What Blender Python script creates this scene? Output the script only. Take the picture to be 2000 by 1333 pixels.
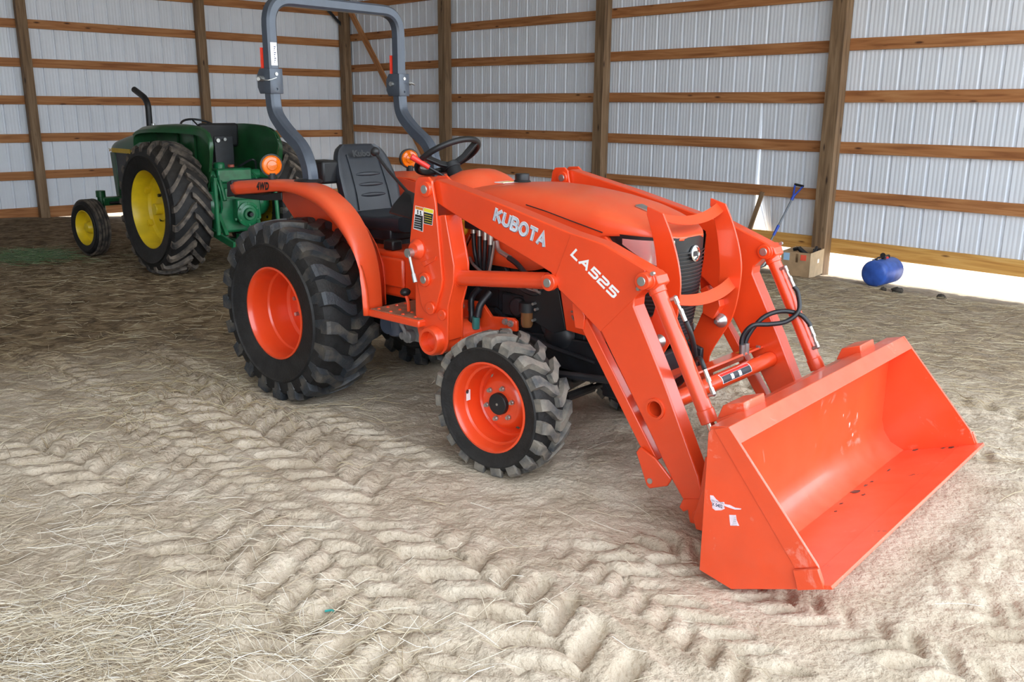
import bpy, bmesh, math, random
import numpy as np
from mathutils import Vector, Matrix
random.seed(7); rng=np.random.default_rng(5)
D=bpy.data; SC=bpy.context.scene; COL=SC.collection
for o in list(D.objects): D.objects.remove(o)
pi=math.pi
# ------------------------------------------------------------------ camera, world, sun, exposure
yaw,pitch,roll=2.289185,0.252052,0.007601
cam=D.objects.new('camera',D.cameras.new('camera')); COL.objects.link(cam)
cy,sy,cp,sp=math.cos(yaw),math.sin(yaw),math.cos(pitch),math.sin(pitch)
f_=Vector((cy*cp,sy*cp,-sp)); r_=Vector((sy,-cy,0)); u_=r_.cross(f_)
r2=math.cos(roll)*r_+math.sin(roll)*u_; u2=-math.sin(roll)*r_+math.cos(roll)*u_
m=Matrix((r2,u2,-f_)).transposed().to_4x4(); m.translation=Vector((4.24257,-3.51534,1.60253))
cam.matrix_world=m; cam.data.sensor_width=36; cam.data.lens=1773.79/2000*36; cam.data.clip_end=400
SC.camera=cam
TH=1.463955                                   # barn orientation: u runs towards the right-hand wall, v along it to the far corner
UD=(math.cos(TH),math.sin(TH)); VD=(-math.sin(TH),math.cos(TH))
def uv(u,v,z=0): return (u*UD[0]+v*VD[0],u*UD[1]+v*VD[1],z)
W=D.worlds.new('sky'); SC.world=W; W.use_nodes=True
nt=W.node_tree; bg=nt.nodes['Background']
bg.inputs[0].default_value=(0.80,0.90,1.0,1); bg.inputs[1].default_value=3.4
sun=D.objects.new('sun_offscreen',D.lights.new('sun_offscreen','SUN')); COL.objects.link(sun)
sun.data.energy=6; sun.data.angle=0.009; sun.data.color=(1,.95,.86)
sd=Vector(uv(.95,.14,.66)).normalized(); sun.rotation_euler=sd.to_track_quat('Z','Y').to_euler()
SC.view_settings.view_transform='Standard'; SC.view_settings.look='None'
SC.view_settings.gamma=1; SC.view_settings.use_curve_mapping=False
SC.view_settings.exposure=0.46

# ------------------------------------------------------------------ helpers
def tag(o,label=None,cat=None,group=None,kind=None):
    if label: o['label']=label
    if cat: o['category']=cat
    if group: o['group']=group
    if kind: o['kind']=kind
    return o
def empty(name,loc=(0,0,0),rz=0):
    o=D.objects.new(name,None); COL.objects.link(o); o.location=loc; o.rotation_euler=(0,0,rz); o.empty_display_size=.2
    return o
def link(name,me,parent=None):
    o=D.objects.new(name,me); COL.objects.link(o); o.parent=parent; return o
def norm(a): 
    a=np.array(a,float); return a/(np.linalg.norm(a)+1e-12)
def rounded(pts,rad,n=6):
    pts=[np.array(p,float) for p in pts]; out=[pts[0]]
    for i in range(1,len(pts)-1):
        a,b,c=pts[i-1],pts[i],pts[i+1]; d1,d2=np.linalg.norm(a-b),np.linalg.norm(c-b)
        r=min(rad,d1*.48,d2*.48); p0=b+(a-b)/d1*r; p1=b+(c-b)/d2*r
        for k in range(n+1):
            t=k/n; out.append((1-t)**2*p0+2*t*(1-t)*b+t*t*p1)
    out.append(pts[-1]); return out
def catmull(pts,n=6):
    P=[np.array(p,float) for p in pts]; P=[2*P[0]-P[1]]+P+[2*P[-1]-P[-2]]; out=[]
    for i in range(1,len(P)-2):
        for k in range(n):
            t=k/n; a,b,c,d=P[i-1],P[i],P[i+1],P[i+2]
            out.append(.5*((2*b)+(-a+c)*t+(2*a-5*b+4*c-d)*t*t+(-a+3*b-3*c+d)*t**3))
    out.append(P[-2]); return out
class MB:
    def __init__(s): s.v=[]; s.f=[]
    def add(s,v,f):
        o=len(s.v); s.v+=[tuple(map(float,p)) for p in v]; s.f+=[tuple(i+o for i in q) for q in f]; return s
    def prism(s,poly,a,b,ax=1):
        n=len(poly)
        def P(q,h): return (q[0],h,q[1]) if ax==1 else ((h,q[0],q[1]) if ax==0 else (q[0],q[1],h))
        v=[P(q,a) for q in poly]+[P(q,b) for q in poly]
        f=[tuple(range(n))[::-1],tuple(range(n,2*n))]+[(i,(i+1)%n,(i+1)%n+n,i+n) for i in range(n)]
        return s.add(v,f)
    def box(s,x0,x1,y0,y1,z0,z1): return s.prism([(x0,z0),(x1,z0),(x1,z1),(x0,z1)],y0,y1)
    def rings(s,rs,closed=True,caps=True,cyc=False):
        n=len(rs[0]); v=[p for r in rs for p in r]; f=[]; m=len(rs)
        for i in range(m if cyc else m-1):
            j=(i+1)%m
            for k in range(n if closed else n-1):
                l=(k+1)%n; f.append((i*n+k,i*n+l,j*n+l,j*n+k))
        if caps and closed and not cyc: f+=[tuple(range(n))[::-1],tuple(range((m-1)*n,m*n))]
        return s.add(v,f)
    def sweep(s,path,prof,up=(0,0,1),caps=True):
        path=[np.array(p,float) for p in path]; rs=[]; N=None
        for i,p in enumerate(path):
            t=norm(path[min(i+1,len(path)-1)]-path[max(i-1,0)])
            if N is None:
                N=np.array(up,float); 
                if abs(N@t)>.95: N=np.array((1,0,0.)) if abs(t[0])<.9 else np.array((0,1.,0))
            N=norm(N-t*(N@t)); B=np.cross(t,N)
            rs.append([p+N*a+B*b for a,b in prof])
        return s.rings(rs,True,caps)
    def tube(s,path,r,n=10,caps=True):
        return s.sweep(path,[(r*math.cos(2*pi*k/n),r*math.sin(2*pi*k/n)) for k in range(n)],caps=caps)
    def cyl(s,a,b,r,r2=None,n=20):
        a,b=np.array(a,float),np.array(b,float); t=norm(b-a); N=np.array((0,0,1.)) if abs(t[2])<.9 else np.array((1.,0,0))
        N=norm(N-t*(N@t)); B=np.cross(t,N); r2=r if r2 is None else r2
        return s.rings([[a+(N*math.cos(2*pi*k/n)+B*math.sin(2*pi*k/n))*r for k in range(n)],[b+(N*math.cos(2*pi*k/n)+B*math.sin(2*pi*k/n))*r2 for k in range(n)]])
    def lathe(s,prof,c=(0,0,0),ax=(0,1,0),n=40,cyc=False):
        c=np.array(c,float); t=norm(ax); N=np.array((0,0,1.)) if abs(t[2])<.9 else np.array((1.,0,0))
        N=norm(N-t*(N@t)); B=np.cross(t,N)
        rs=[[c+t*h+(N*math.cos(2*pi*k/n)+B*math.sin(2*pi*k/n))*r for k in range(n)] for r,h in prof]
        return s.rings(rs,True,False,cyc)
    def ball(s,c,r,sc=(1,1,1),n=14):
        rs=[]; m=n//2
        for i in range(m+1):
            a=-pi/2+pi*(i+.001)/(m+.002)
            rs.append([(c[0]+r*sc[0]*math.cos(a)*math.cos(2*pi*k/n),c[1]+r*sc[1]*math.cos(a)*math.sin(2*pi*k/n),c[2]+r*sc[2]*math.sin(a)) for k in range(n)])
        return s.rings(rs)
    def drop(s,idx): s.f=[q for i,q in enumerate(s.f) if i not in idx]; return s
    def xf(s,fn): s.v=[tuple(fn(p)) for p in s.v]; return s
    def mesh(s,name,mat,smooth=32):
        me=D.meshes.new(name); me.from_pydata(s.v,[],s.f); 
        bm=bmesh.new(); bm.from_mesh(me); bmesh.ops.recalc_face_normals(bm,faces=bm.faces); bm.to_mesh(me); bm.free()
        me.materials.append(mat)
        if smooth:
            me.polygons.foreach_set('use_smooth',[True]*len(me.polygons)); me.set_sharp_from_angle(angle=math.radians(smooth))
        return me
    def build(s,name,mat,parent=None,bev=0,smooth=32):
        o=link(name,s.mesh(name,mat,smooth),parent)
        if bev:
            b=o.modifiers.new('bevel','BEVEL'); b.width=bev; b.segments=2; b.limit_method='ANGLE'; b.angle_limit=math.radians(40)
        return o
def cut(o,a,b,r,n=20):
    c=link('cutter',MB().cyl(a,b,r,n=n).mesh('cutter',o.data.materials[0],0)); m_=o.modifiers.new('hole','BOOLEAN'); m_.operation='DIFFERENCE'; m_.solver='EXACT'; m_.object=c
    bpy.context.view_layer.update(); e=o.evaluated_get(bpy.context.evaluated_depsgraph_get()); me_=D.meshes.new_from_object(e); o.modifiers.remove(m_); o.data=me_; D.objects.remove(c)
    me_.polygons.foreach_set('use_smooth',[True]*len(me_.polygons)); me_.set_sharp_from_angle(angle=math.radians(32)); return o
# ------------------------------------------------------------------ materials
def mat(name,col,rough=.5,metal=0,var=.12,scale=6,dust=0,dustcol=(.42,.32,.22),bump=0,bscale=60,coat=0,stretch=None,spec=.5,col2=None,w2=(.45,.65)):
    M=D.materials.new(name); M.use_nodes=True; n=M.node_tree.nodes; L=M.node_tree.links
    B=n['Principled BSDF']; B.inputs['Roughness'].default_value=rough; B.inputs['Metallic'].default_value=metal
    B.inputs['Coat Weight'].default_value=coat; B.inputs['Coat Roughness'].default_value=.14; B.inputs['Specular IOR Level'].default_value=spec
    tc=n.new('ShaderNodeTexCoord'); mp=n.new('ShaderNodeMapping'); L.new(tc.outputs['Object'],mp.inputs[0])
    if stretch: mp.inputs['Scale'].default_value=stretch
    nz=n.new('ShaderNodeTexNoise'); nz.inputs['Scale'].default_value=scale; nz.inputs['Detail'].default_value=6; L.new(mp.outputs[0],nz.inputs[0])
    cr=n.new('ShaderNodeValToRGB'); L.new(nz.outputs[0],cr.inputs[0])
    c2=col2 or tuple(min(1,c*(1+var)) for c in col); c1=tuple(c*(1-var) for c in col) if not col2 else col
    cr.color_ramp.elements[0].position=w2[0]-.1; cr.color_ramp.elements[1].position=w2[1]
    cr.color_ramp.elements[0].color=(*c1,1); cr.color_ramp.elements[1].color=(*c2,1)
    out=cr.outputs[0]
    if dust:
        g=n.new('ShaderNodeNewGeometry'); sx=n.new('ShaderNodeSeparateXYZ'); L.new(g.outputs['Normal'],sx.inputs[0])
        n2=n.new('ShaderNodeTexNoise'); n2.inputs['Scale'].default_value=9; n2.inputs['Detail'].default_value=8; L.new(tc.outputs['Object'],n2.inputs[0])
        mr=n.new('ShaderNodeMapRange'); mr.inputs[1].default_value=.0; mr.inputs[2].default_value=1; mr.inputs[3].default_value=.25; mr.inputs[4].default_value=1; L.new(sx.outputs[2],mr.inputs[0])
        m2=n.new('ShaderNodeMath'); m2.operation='MULTIPLY'; L.new(mr.outputs[0],m2.inputs[0]); L.new(n2.outputs[0],m2.inputs[1])
        m3=n.new('ShaderNodeMath'); m3.operation='MULTIPLY'; m3.inputs[1].default_value=dust; L.new(m2.outputs[0],m3.inputs[0])
        mx=n.new('ShaderNodeMix'); mx.data_type='RGBA'; L.new(m3.outputs[0],mx.inputs[0]); L.new(out,mx.inputs[6]); mx.inputs[7].default_value=(*dustcol,1)
        out=mx.outputs[2]
    L.new(out,B.inputs['Base Color'])
    if bump:
        n3=n.new('ShaderNodeTexNoise'); n3.inputs['Scale'].default_value=bscale; n3.inputs['Detail'].default_value=4; L.new(mp.outputs[0],n3.inputs[0])
        bp=n.new('ShaderNodeBump'); bp.inputs['Strength'].default_value=bump; bp.inputs['Distance'].default_value=.01; L.new(n3.outputs[0],bp.inputs['Height']); L.new(bp.outputs[0],B.inputs['Normal'])
    return M
ORANGE=mat('orange_paint',(.79,.058,.009),.35,0,.06,3,dust=.10,dustcol=(.70,.30,.16),coat=.7)
ORHOOD=mat('orange_plastic',(.79,.064,.010),.42,0,.06,3,dust=.32,dustcol=(.62,.30,.16),coat=.35)
BUCKET=mat('bucket_paint',(.80,.066,.012),.34,0,.07,4,dust=.32,dustcol=(.86,.36,.24),coat=.45)
def scuffs(M):
    n=M.node_tree.nodes; L=M.node_tree.links; B=n['Principled BSDF']; src=B.inputs['Base Color'].links[0].from_socket
    tc=n.new('ShaderNodeTexCoord'); a=n.new('ShaderNodeTexNoise'); a.inputs['Scale'].default_value=7; a.inputs['Detail'].default_value=12; a.inputs['Roughness'].default_value=.68; L.new(tc.outputs['Object'],a.inputs[0])
    r=n.new('ShaderNodeValToRGB'); r.color_ramp.elements[0].position=.655; r.color_ramp.elements[1].position=.685; L.new(a.outputs[0],r.inputs[0])
    m=n.new('ShaderNodeMix'); m.data_type='RGBA'; L.new(r.outputs[0],m.inputs[0]); L.new(src,m.inputs[6]); m.inputs[7].default_value=(.16,.07,.05,1)
    b=n.new('ShaderNodeTexNoise'); b.inputs['Scale'].default_value=5; b.inputs['Detail'].default_value=12; b.inputs['Roughness'].default_value=.7; b.inputs['Distortion'].default_value=.8
    mp=n.new('ShaderNodeMapping'); mp.inputs['Location'].default_value=(3,5,1); L.new(tc.outputs['Object'],mp.inputs[0]); L.new(mp.outputs[0],b.inputs[0])
    r2=n.new('ShaderNodeValToRGB'); r2.color_ramp.elements[0].position=.60; r2.color_ramp.elements[1].position=.74; r2.color_ramp.elements[1].color=(.6,.6,.6,1); L.new(b.outputs[0],r2.inputs[0])
    m2=n.new('ShaderNodeMix'); m2.data_type='RGBA'; L.new(r2.outputs[0],m2.inputs[0]); L.new(m.outputs[2],m2.inputs[6]); m2.inputs[7].default_value=(.88,.50,.42,1)
    L.new(m2.outputs[2],B.inputs['Base Color'])
scuffs(BUCKET)
BLACK=mat('black_plastic',(.010,.011,.013),.42,0,.25,8,dust=.05,spec=.4)
ENGINE=mat('engine_black',(.009,.011,.015),.42,0,.4,12,dust=.12,dustcol=(.22,.17,.12))
HOSE=mat('rubber_hose',(.012,.013,.016),.4,0,.2)
GREY=mat('slate_grey_steel',(.055,.070,.095),.38,.2,.10,14,dust=.10,coat=.2)
VINYL=mat('seat_vinyl',(.016,.019,.025),.33,0,.15,10,dust=.12,dustcol=(.20,.20,.20),bump=.15,bscale=300)
STEEL=mat('zinc_steel',(.46,.46,.44),.36,.85,.15)
CHROME=mat('chrome',(.8,.8,.8),.12,1,.05)
RUBBER=mat('tire_rubber',(.009,.0095,.011),.6,0,.35,18,spec=.35,dust=.22,dustcol=(.22,.17,.115),bump=.3,bscale=90)
LUGR=mat('lug_rubber',(.022,.027,.034),.52,0,.3,11,col2=(.125,.105,.08),w2=(.56,.78),dust=.16,dustcol=(.28,.22,.16),bump=.4,bscale=80)
LUGF=mat('front_lug_rubber',(.040,.047,.055),.7,0,.3,16,col2=(.22,.195,.16),w2=(.42,.62),dust=.4,dustcol=(.36,.29,.22),bump=.4,bscale=90)
LUGJ=mat('old_lug_rubber',(.02,.02,.022),.7,0,.3,12,col2=(.19,.15,.115),w2=(.45,.66),dust=.3,dustcol=(.24,.18,.13),bump=.4,bscale=60)
AMBER=mat('amber_lens',(.85,.17,.004),.10,0,.15,20,coat=.6)
YELLOW=mat('yellow_plastic',(.85,.50,.02),.4,0,.1)
WHITE=mat('white_vinyl',(.85,.85,.86),.4,0,.03)
PINKW=mat('torn_paper',(.80,.66,.74),.6,0,.1,60)
PRINT=mat('black_print',(.02,.02,.022),.5,0,.1)
NAVY=mat('navy_print',(.02,.03,.09),.45,0,.1)
REDP=mat('red_plastic',(.75,.04,.03),.35,0,.05)
REFL=mat('red_reflector',(.95,.06,.03),.25,0,.05)
WARNO=mat('warning_orange',(.75,.22,.03),.45,0,.03)
WARNY=mat('caution_yellow',(.85,.72,.05),.45,0,.03)
GREEN=mat('green_paint',(.006,.070,.020),.33,0,.2,5,dust=.25,dustcol=(.14,.14,.10),coat=.2)
GREENB=mat('bright_green_paint',(.008,.15,.055),.32,0,.25,9,dust=.2,dustcol=(.10,.13,.08),coat=.2)
YRIM=mat('yellow_paint',(.78,.55,.01),.38,0,.12,6,dust=.25,dustcol=(.45,.36,.15))
STRIPE=mat('yellow_stripe',(.60,.38,.02),.5,0,.1)
BLUE=mat('blue_enamel',(.02,.085,.40),.42,0,.25,9,dust=.35,dustcol=(.25,.30,.42))
CARD=mat('cardboard',(.40,.255,.135),.85,0,.1,12)
CARD_LIT=mat('cardboard_lit',(.62,.46,.29),.85,0,.08,12)  # brighter copy of the cardboard, light painted into the colour
LBLUE=mat('pale_blue_label',(.35,.55,.75),.6,0,.1)
LRED=mat('red_label',(.85,.10,.05),.6,0,.05)
BLUEP=mat('blue_plastic',(.03,.09,.55),.4,0,.1)
def panelmat(name,base):
    return mat(name,base,.38,.0,.05,1.1)
PANR=panelmat('white_steel_sheet',(.82,.86,.92)); PANL=PANR
SCREW=mat('screw_head',(.3,.3,.3),.5,.5,.1)
def woodmat(name,c1,c2,c3):
    M=D.materials.new(name); M.use_nodes=True; n=M.node_tree.nodes; L=M.node_tree.links; B=n['Principled BSDF']; B.inputs['Roughness'].default_value=.75
    tc=n.new('ShaderNodeTexCoord'); oi=n.new('ShaderNodeObjectInfo'); ad=n.new('ShaderNodeVectorMath'); ad.operation='ADD'
    L.new(tc.outputs['Object'],ad.inputs[0]); L.new(oi.outputs['Location'],ad.inputs[1])
    mp=n.new('ShaderNodeMapping'); mp.inputs['Scale'].default_value=(.35,6,6); L.new(ad.outputs[0],mp.inputs[0])
    nz=n.new('ShaderNodeTexNoise'); nz.inputs['Scale'].default_value=3; nz.inputs['Detail'].default_value=8; nz.inputs['Distortion'].default_value=1.2; L.new(mp.outputs[0],nz.inputs[0])
    cr=n.new('ShaderNodeValToRGB'); L.new(nz.outputs[0],cr.inputs[0]); e=cr.color_ramp.elements
    e[0].position=.3; e[0].color=(*c1,1); e[1].position=.72; e[1].color=(*c3,1); x=e.new(.5); x.color=(*c2,1)
    mp2=n.new('ShaderNodeMapping'); mp2.inputs['Scale'].default_value=(1.6,6,6); L.new(ad.outputs[0],mp2.inputs[0])
    vo=n.new('ShaderNodeTexVoronoi'); vo.inputs['Scale'].default_value=1.3; L.new(mp2.outputs[0],vo.inputs[0])
    kr=n.new('ShaderNodeValToRGB'); kr.color_ramp.elements[0].position=.06; kr.color_ramp.elements[1].position=.14; kr.color_ramp.elements[0].color=(1,1,1,1); kr.color_ramp.elements[1].color=(0,0,0,1); L.new(vo.outputs[0],kr.inputs[0])
    mx=n.new('ShaderNodeMix'); mx.data_type='RGBA'; L.new(kr.outputs[0],mx.inputs[0]); L.new(cr.outputs[0],mx.inputs[6]); mx.inputs[7].default_value=(c1[0]*.35,c1[1]*.3,c1[2]*.3,1)
    L.new(mx.outputs[2],B.inputs['Base Color']); return M
GIRT=woodmat('pine_girt',(.27,.095,.028),(.44,.180,.060),(.55,.265,.105))
SKIRT=woodmat('treated_skirt_board',(.45,.20,.045),(.62,.33,.08),(.72,.43,.14))
POST=woodmat('weathered_post',(.12,.070,.036),(.23,.140,.072),(.33,.22,.13))
# ------------------------------------------------------------------ ground height
def ground_base(x,y):
    u=x*UD[0]+y*UD[1]; v=x*VD[0]+y*VD[1]
    return -.02-.061*np.clip(u-1.2,0,6.6)-.02*np.clip(v-.2,0,13)-.12*np.clip(u-7.7,0,1)
def gz(x,y): return float(ground_base(np.array(x),np.array(y)))
_perm=rng.random((64,64))
def vnoise(x,y):
    xi=np.floor(x).astype(int); yi=np.floor(y).astype(int); a=x-xi; b=y-yi; a=a*a*(3-2*a); b=b*b*(3-2*b)
    g=lambda i,j:_perm[i%64,j%64]
    return (g(xi,yi)*(1-a)+g(xi+1,yi)*a)*(1-b)+(g(xi,yi+1)*(1-a)+g(xi+1,yi+1)*a)*b-.5
TRACKS=[ # polyline, width, pitch, depth, chevron direction
 ([(-.5,-.98),(.9,-1.12),(2.0,-1.32),(3.0,-1.66),(3.9,-2.25)],.36,.165,.029,1),
 ([(-1.6,-.62),(0,-.72),(1.0,-.78),(2.3,-.95),(3.6,-1.35)],.24,.115,.018,-1),
 ([(-.6,-1.95),(.7,-1.86),(1.9,-2.02),(2.6,-2.3),(3.4,-2.9)],.36,.165,.021,1),
 ([(.2,-2.6),(1.4,-2.45),(2.2,-2.55),(3.0,-3.0)],.22,.115,.016,1),
 ([(2.75,.55),(3.3,.28),(3.9,-.30),(4.6,-1.2)],.34,.15,.028,-1),
 ([(2.6,-.75),(3.35,-.80),(4.0,-.95),(4.8,-1.3)],.24,.115,.020,1),
 ([(1.0,1.5),(2.4,1.25),(3.6,.95),(4.8,.4)],.34,.16,.018,1),
 ([(-3.5,-1.3),(-1.8,-1.2),(0,-1.42),(1.6,-1.62),(2.9,-2.05)],.24,.12,.016,-1),
 ([(1.9,-.2),(2.6,.05),(3.3,-.3),(4.2,-.6)],.22,.11,.014,1),
 ([(.8,2.6),(2.2,2.4),(3.6,1.9)],.34,.17,.014,1)]
def heights(X,Y):
    h=np.zeros_like(X)
    h+=.022*vnoise(X*1.3+3,Y*1.3)+.017*vnoise(X*3.7,Y*3.7+9)+.012*vnoise(X*9,Y*9+4)+.010*vnoise(X*21,Y*21)+.007*vnoise(X*44,Y*44+3)
    for pts,w,pitch,dep,sg in TRACKS:
        P=[np.array(p) for p in catmull([(a,b,0) for a,b in pts],5)]; acc=0
        best=np.full(X.shape,9.); S=np.zeros(X.shape); O=np.zeros(X.shape)
        for a,b in zip(P[:-1],P[1:]):
            d=b[:2]-a[:2]; l=np.linalg.norm(d); d/=l
            s=(X-a[0])*d[0]+(Y-a[1])*d[1]; o=-(X-a[0])*d[1]+(Y-a[1])*d[0]
            sc=np.clip(s,0,l); dist=np.hypot(o,s-sc); mk=dist<best
            best=np.where(mk,dist,best); S=np.where(mk,acc+sc,S); O=np.where(mk,o,O); acc+=l
        x=O/w*2; inside=np.clip((1.06-np.abs(x))*6,0,1)*(best<w*.6)
        ph=S/pitch+sg*np.abs(x)*.75+np.where(x>0,.5,0)+.25*vnoise(X*4,Y*4)
        lug=np.abs((ph%1)-.5)*2; lug=np.clip((lug-.45)*3.6,0,1)
        fade=np.clip(vnoise(X*1.1+7,Y*1.1+2)*2.6+.72+.9*vnoise(X*5+1,Y*5),0.05,1)
        h+=inside*fade*(dep*(1-1.9*lug)*(.35+.65*np.clip(np.abs(x)*4,0,1)) - dep*.25)
        berm=np.exp(-((np.abs(x)-1.2)/.14)**2)*(best<w); h+=dep*.55*berm*fade
    return h
def axis(lo,hi,step,end,grow=1.22):
    a=list(np.arange(lo,hi+1e-6,step)); s=step
    while a[-1]<end: s=min(s*grow,6); a.append(a[-1]+s)
    s=step
    while a[0]>-end: s=min(s*grow,6); a.insert(0,a[0]-s)
    return np.array(a)
gx=axis(-2.2,4.4,.0145,70); gy=axis(-3.4,2.0,.0145,70)
X,Y=np.meshgrid(gx,gy,indexing='ij'); U_=X*UD[0]+Y*UD[1]; V_=X*VD[0]+Y*VD[1]
Z=ground_base(X,Y)
fine=np.clip((14-np.hypot(X,Y))/4,0,1)
Z+=heights(X,Y)*fine+(.03*vnoise(X*.8,Y*.8)+.02*vnoise(X*2.1,Y*2.1))*np.clip((V_-.8)/2,0,1)*fine
Z+=.05*np.exp(-((U_-6.3)/.5)**2)*(1+1.2*vnoise(X*1.7,Y*1.7))*np.clip((3.5-V_)/1.5,0,1)*np.clip((V_+8)/2,0,1)
for (sx_,sy_,rx_,ry_) in ((0,-.5,.36,.24),(1.61,-.57,.26,.16),(0,.5,.36,.24),(1.61,.57,.26,.16)):
    k=np.exp(-(((X-sx_)/rx_)**4+((Y-sy_)/ry_)**4)); Z=Z*(1-k)+(-.026)*k
k=np.clip(1.2-np.maximum(np.abs(X-3.05)/.35,np.abs(Y)/1.0),0,.3)/.3; Z=np.where(k>0,np.minimum(Z,Z*(1-k)+(-.035)*k),Z)
nx,ny=X.shape; idx=np.arange(nx*ny).reshape(nx,ny)
F=np.stack([idx[:-1,:-1],idx[1:,:-1],idx[1:,1:],idx[:-1,1:]],-1).reshape(-1,4)
me=D.meshes.new('floor'); me.vertices.add(nx*ny); me.vertices.foreach_set('co',np.stack([X,Y,Z],-1).reshape(-1).astype(np.float32))
me.loops.add(F.size); me.loops.foreach_set('vertex_index',F.reshape(-1).astype(np.int32)); me.polygons.add(len(F))
me.polygons.foreach_set('loop_start',np.arange(0,F.size,4).astype(np.int32)); me.polygons.foreach_set('use_smooth',np.ones(len(F),bool)); me.update(); me.validate()
# litter: trampled hay and manure that darkens the earth at the back of the shed
n1=vnoise(X*.7+5,Y*.7+3)+.6*vnoise(X*2.3,Y*2.3)+.35*vnoise(X*6,Y*6)
def sstep(a,b,t): t=np.clip((t-a)/(b-a),0,1); return t*t*(3-2*t)
lit=sstep(-.5,2.4,V_-.55*np.clip(-U_-.6,-1,2)+.55*n1)
lit=np.maximum(lit,.62*sstep(1.6,3.6,U_+1.2*n1)*sstep(8.3,7.4,U_))
lit=np.maximum(lit,.25*sstep(-1.6,-2.6,U_+.6*n1)*sstep(-2.6,-.5,V_))
lit*=sstep(8.6,7.6,U_)*sstep(13.4,12.2,V_)
at=me.attributes.new('litter','FLOAT','POINT'); at.data.foreach_set('value',lit.reshape(-1).astype(np.float32))
def floormat():
    M=D.materials.new('sandy_dirt'); M.use_nodes=True; n=M.node_tree.nodes; L=M.node_tree.links; B=n['Principled BSDF']; B.inputs['Roughness'].default_value=.95; B.inputs['Specular IOR Level'].default_value=.15
    tc=n.new('ShaderNodeTexCoord')
    def ns(s,d=8,dist=0):
        z=n.new('ShaderNodeTexNoise'); z.inputs['Scale'].default_value=s; z.inputs['Detail'].default_value=d; z.inputs['Distortion'].default_value=dist; L.new(tc.outputs['Object'],z.inputs[0]); return z
    def ramp(src,stops):
        c=n.new('ShaderNodeValToRGB'); L.new(src,c.inputs[0]); e=c.color_ramp.elements
        e[0].position,e[0].color=stops[0][0],(*stops[0][1],1); e[1].position,e[1].color=stops[-1][0],(*stops[-1][1],1)
        for p,col in stops[1:-1]: x=e.new(p); x.color=(*col,1)
        return c
    sand=ramp(ns(5,10).outputs[0],[(.3,(.44,.352,.255)),(.5,(.575,.472,.358)),(.72,(.665,.565,.445))])
    dark=ramp(ns(7,12,.6).outputs[0],[(.32,(.085,.055,.030)),(.46,(.18,.122,.068)),(.60,(.28,.20,.12)),(.78,(.45,.36,.23))])
    gr=ramp(ns(85,6).outputs[0],[(.30,(.78,.75,.72)),(.46,(1,1,1)),(.75,(1.0,1.0,1.0))]); gm=n.new('ShaderNodeMix'); gm.data_type='RGBA'; gm.blend_type='MULTIPLY'; gm.inputs[0].default_value=1; L.new(sand.outputs[0],gm.inputs[6]); L.new(gr.outputs[0],gm.inputs[7])
    at=n.new('ShaderNodeAttribute'); at.attribute_name='litter'
    nz=ns(3.5,8); ad=n.new('ShaderNodeMath'); ad.operation='MULTIPLY_ADD'; L.new(nz.outputs[0],ad.inputs[0]); ad.inputs[1].default_value=.8; ad.inputs[2].default_value=-.4
    a2=n.new('ShaderNodeMath'); a2.operation='MULTIPLY'; L.new(ad.outputs[0],a2.inputs[0])
    pk=n.new('ShaderNodeMath'); pk.operation='MULTIPLY'; L.new(at.outputs['Fac'],pk.inputs[0]); 
    om=n.new('ShaderNodeMath'); om.operation='SUBTRACT'; om.inputs[0].default_value=1.6; L.new(at.outputs['Fac'],om.inputs[1]); L.new(om.outputs[0],pk.inputs[1]); L.new(pk.outputs[0],a2.inputs[1])
    sm=n.new('ShaderNodeMath'); sm.operation='ADD'; sm.use_clamp=True; L.new(at.outputs['Fac'],sm.inputs[0]); L.new(a2.outputs[0],sm.inputs[1])
    mx=n.new('ShaderNodeMix'); mx.data_type='RGBA'; L.new(sm.outputs[0],mx.inputs[0]); L.new(gm.outputs[2],mx.inputs[6]); L.new(dark.outputs[0],mx.inputs[7])
    L.new(mx.outputs[2],B.inputs['Base Color'])
    b1=n.new('ShaderNodeBump'); b1.inputs['Strength'].default_value=.7; b1.inputs['Distance'].default_value=.026; L.new(ns(38,8).outputs[0],b1.inputs['Height'])
    b2=n.new('ShaderNodeBump'); b2.inputs['Strength'].default_value=.45; b2.inputs['Distance'].default_value=.006; L.new(ns(190,4).outputs[0],b2.inputs['Height']); L.new(b1.outputs[0],b2.inputs['Normal'])
    L.new(b2.outputs[0],B.inputs['Normal']); return M
me.materials.append(floormat())
floor=tag(link('floor',me),'bare sandy dirt floor with tire tracks and trampled hay','floor',kind='structure')
from mathutils.bvhtree import BVHTree
_ix=lambda a,g:int(np.clip(np.searchsorted(g,a)-1,0,len(g)-2))
def fz(x,y):
    i,j=_ix(x,gx),_ix(y,gy); a=(x-gx[i])/(gx[i+1]-gx[i]); b=(y-gy[j])/(gy[j+1]-gy[j])
    return float((Z[i,j]*(1-a)+Z[i+1,j]*a)*(1-b)+(Z[i,j+1]*(1-a)+Z[i+1,j+1]*a)*b)
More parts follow.
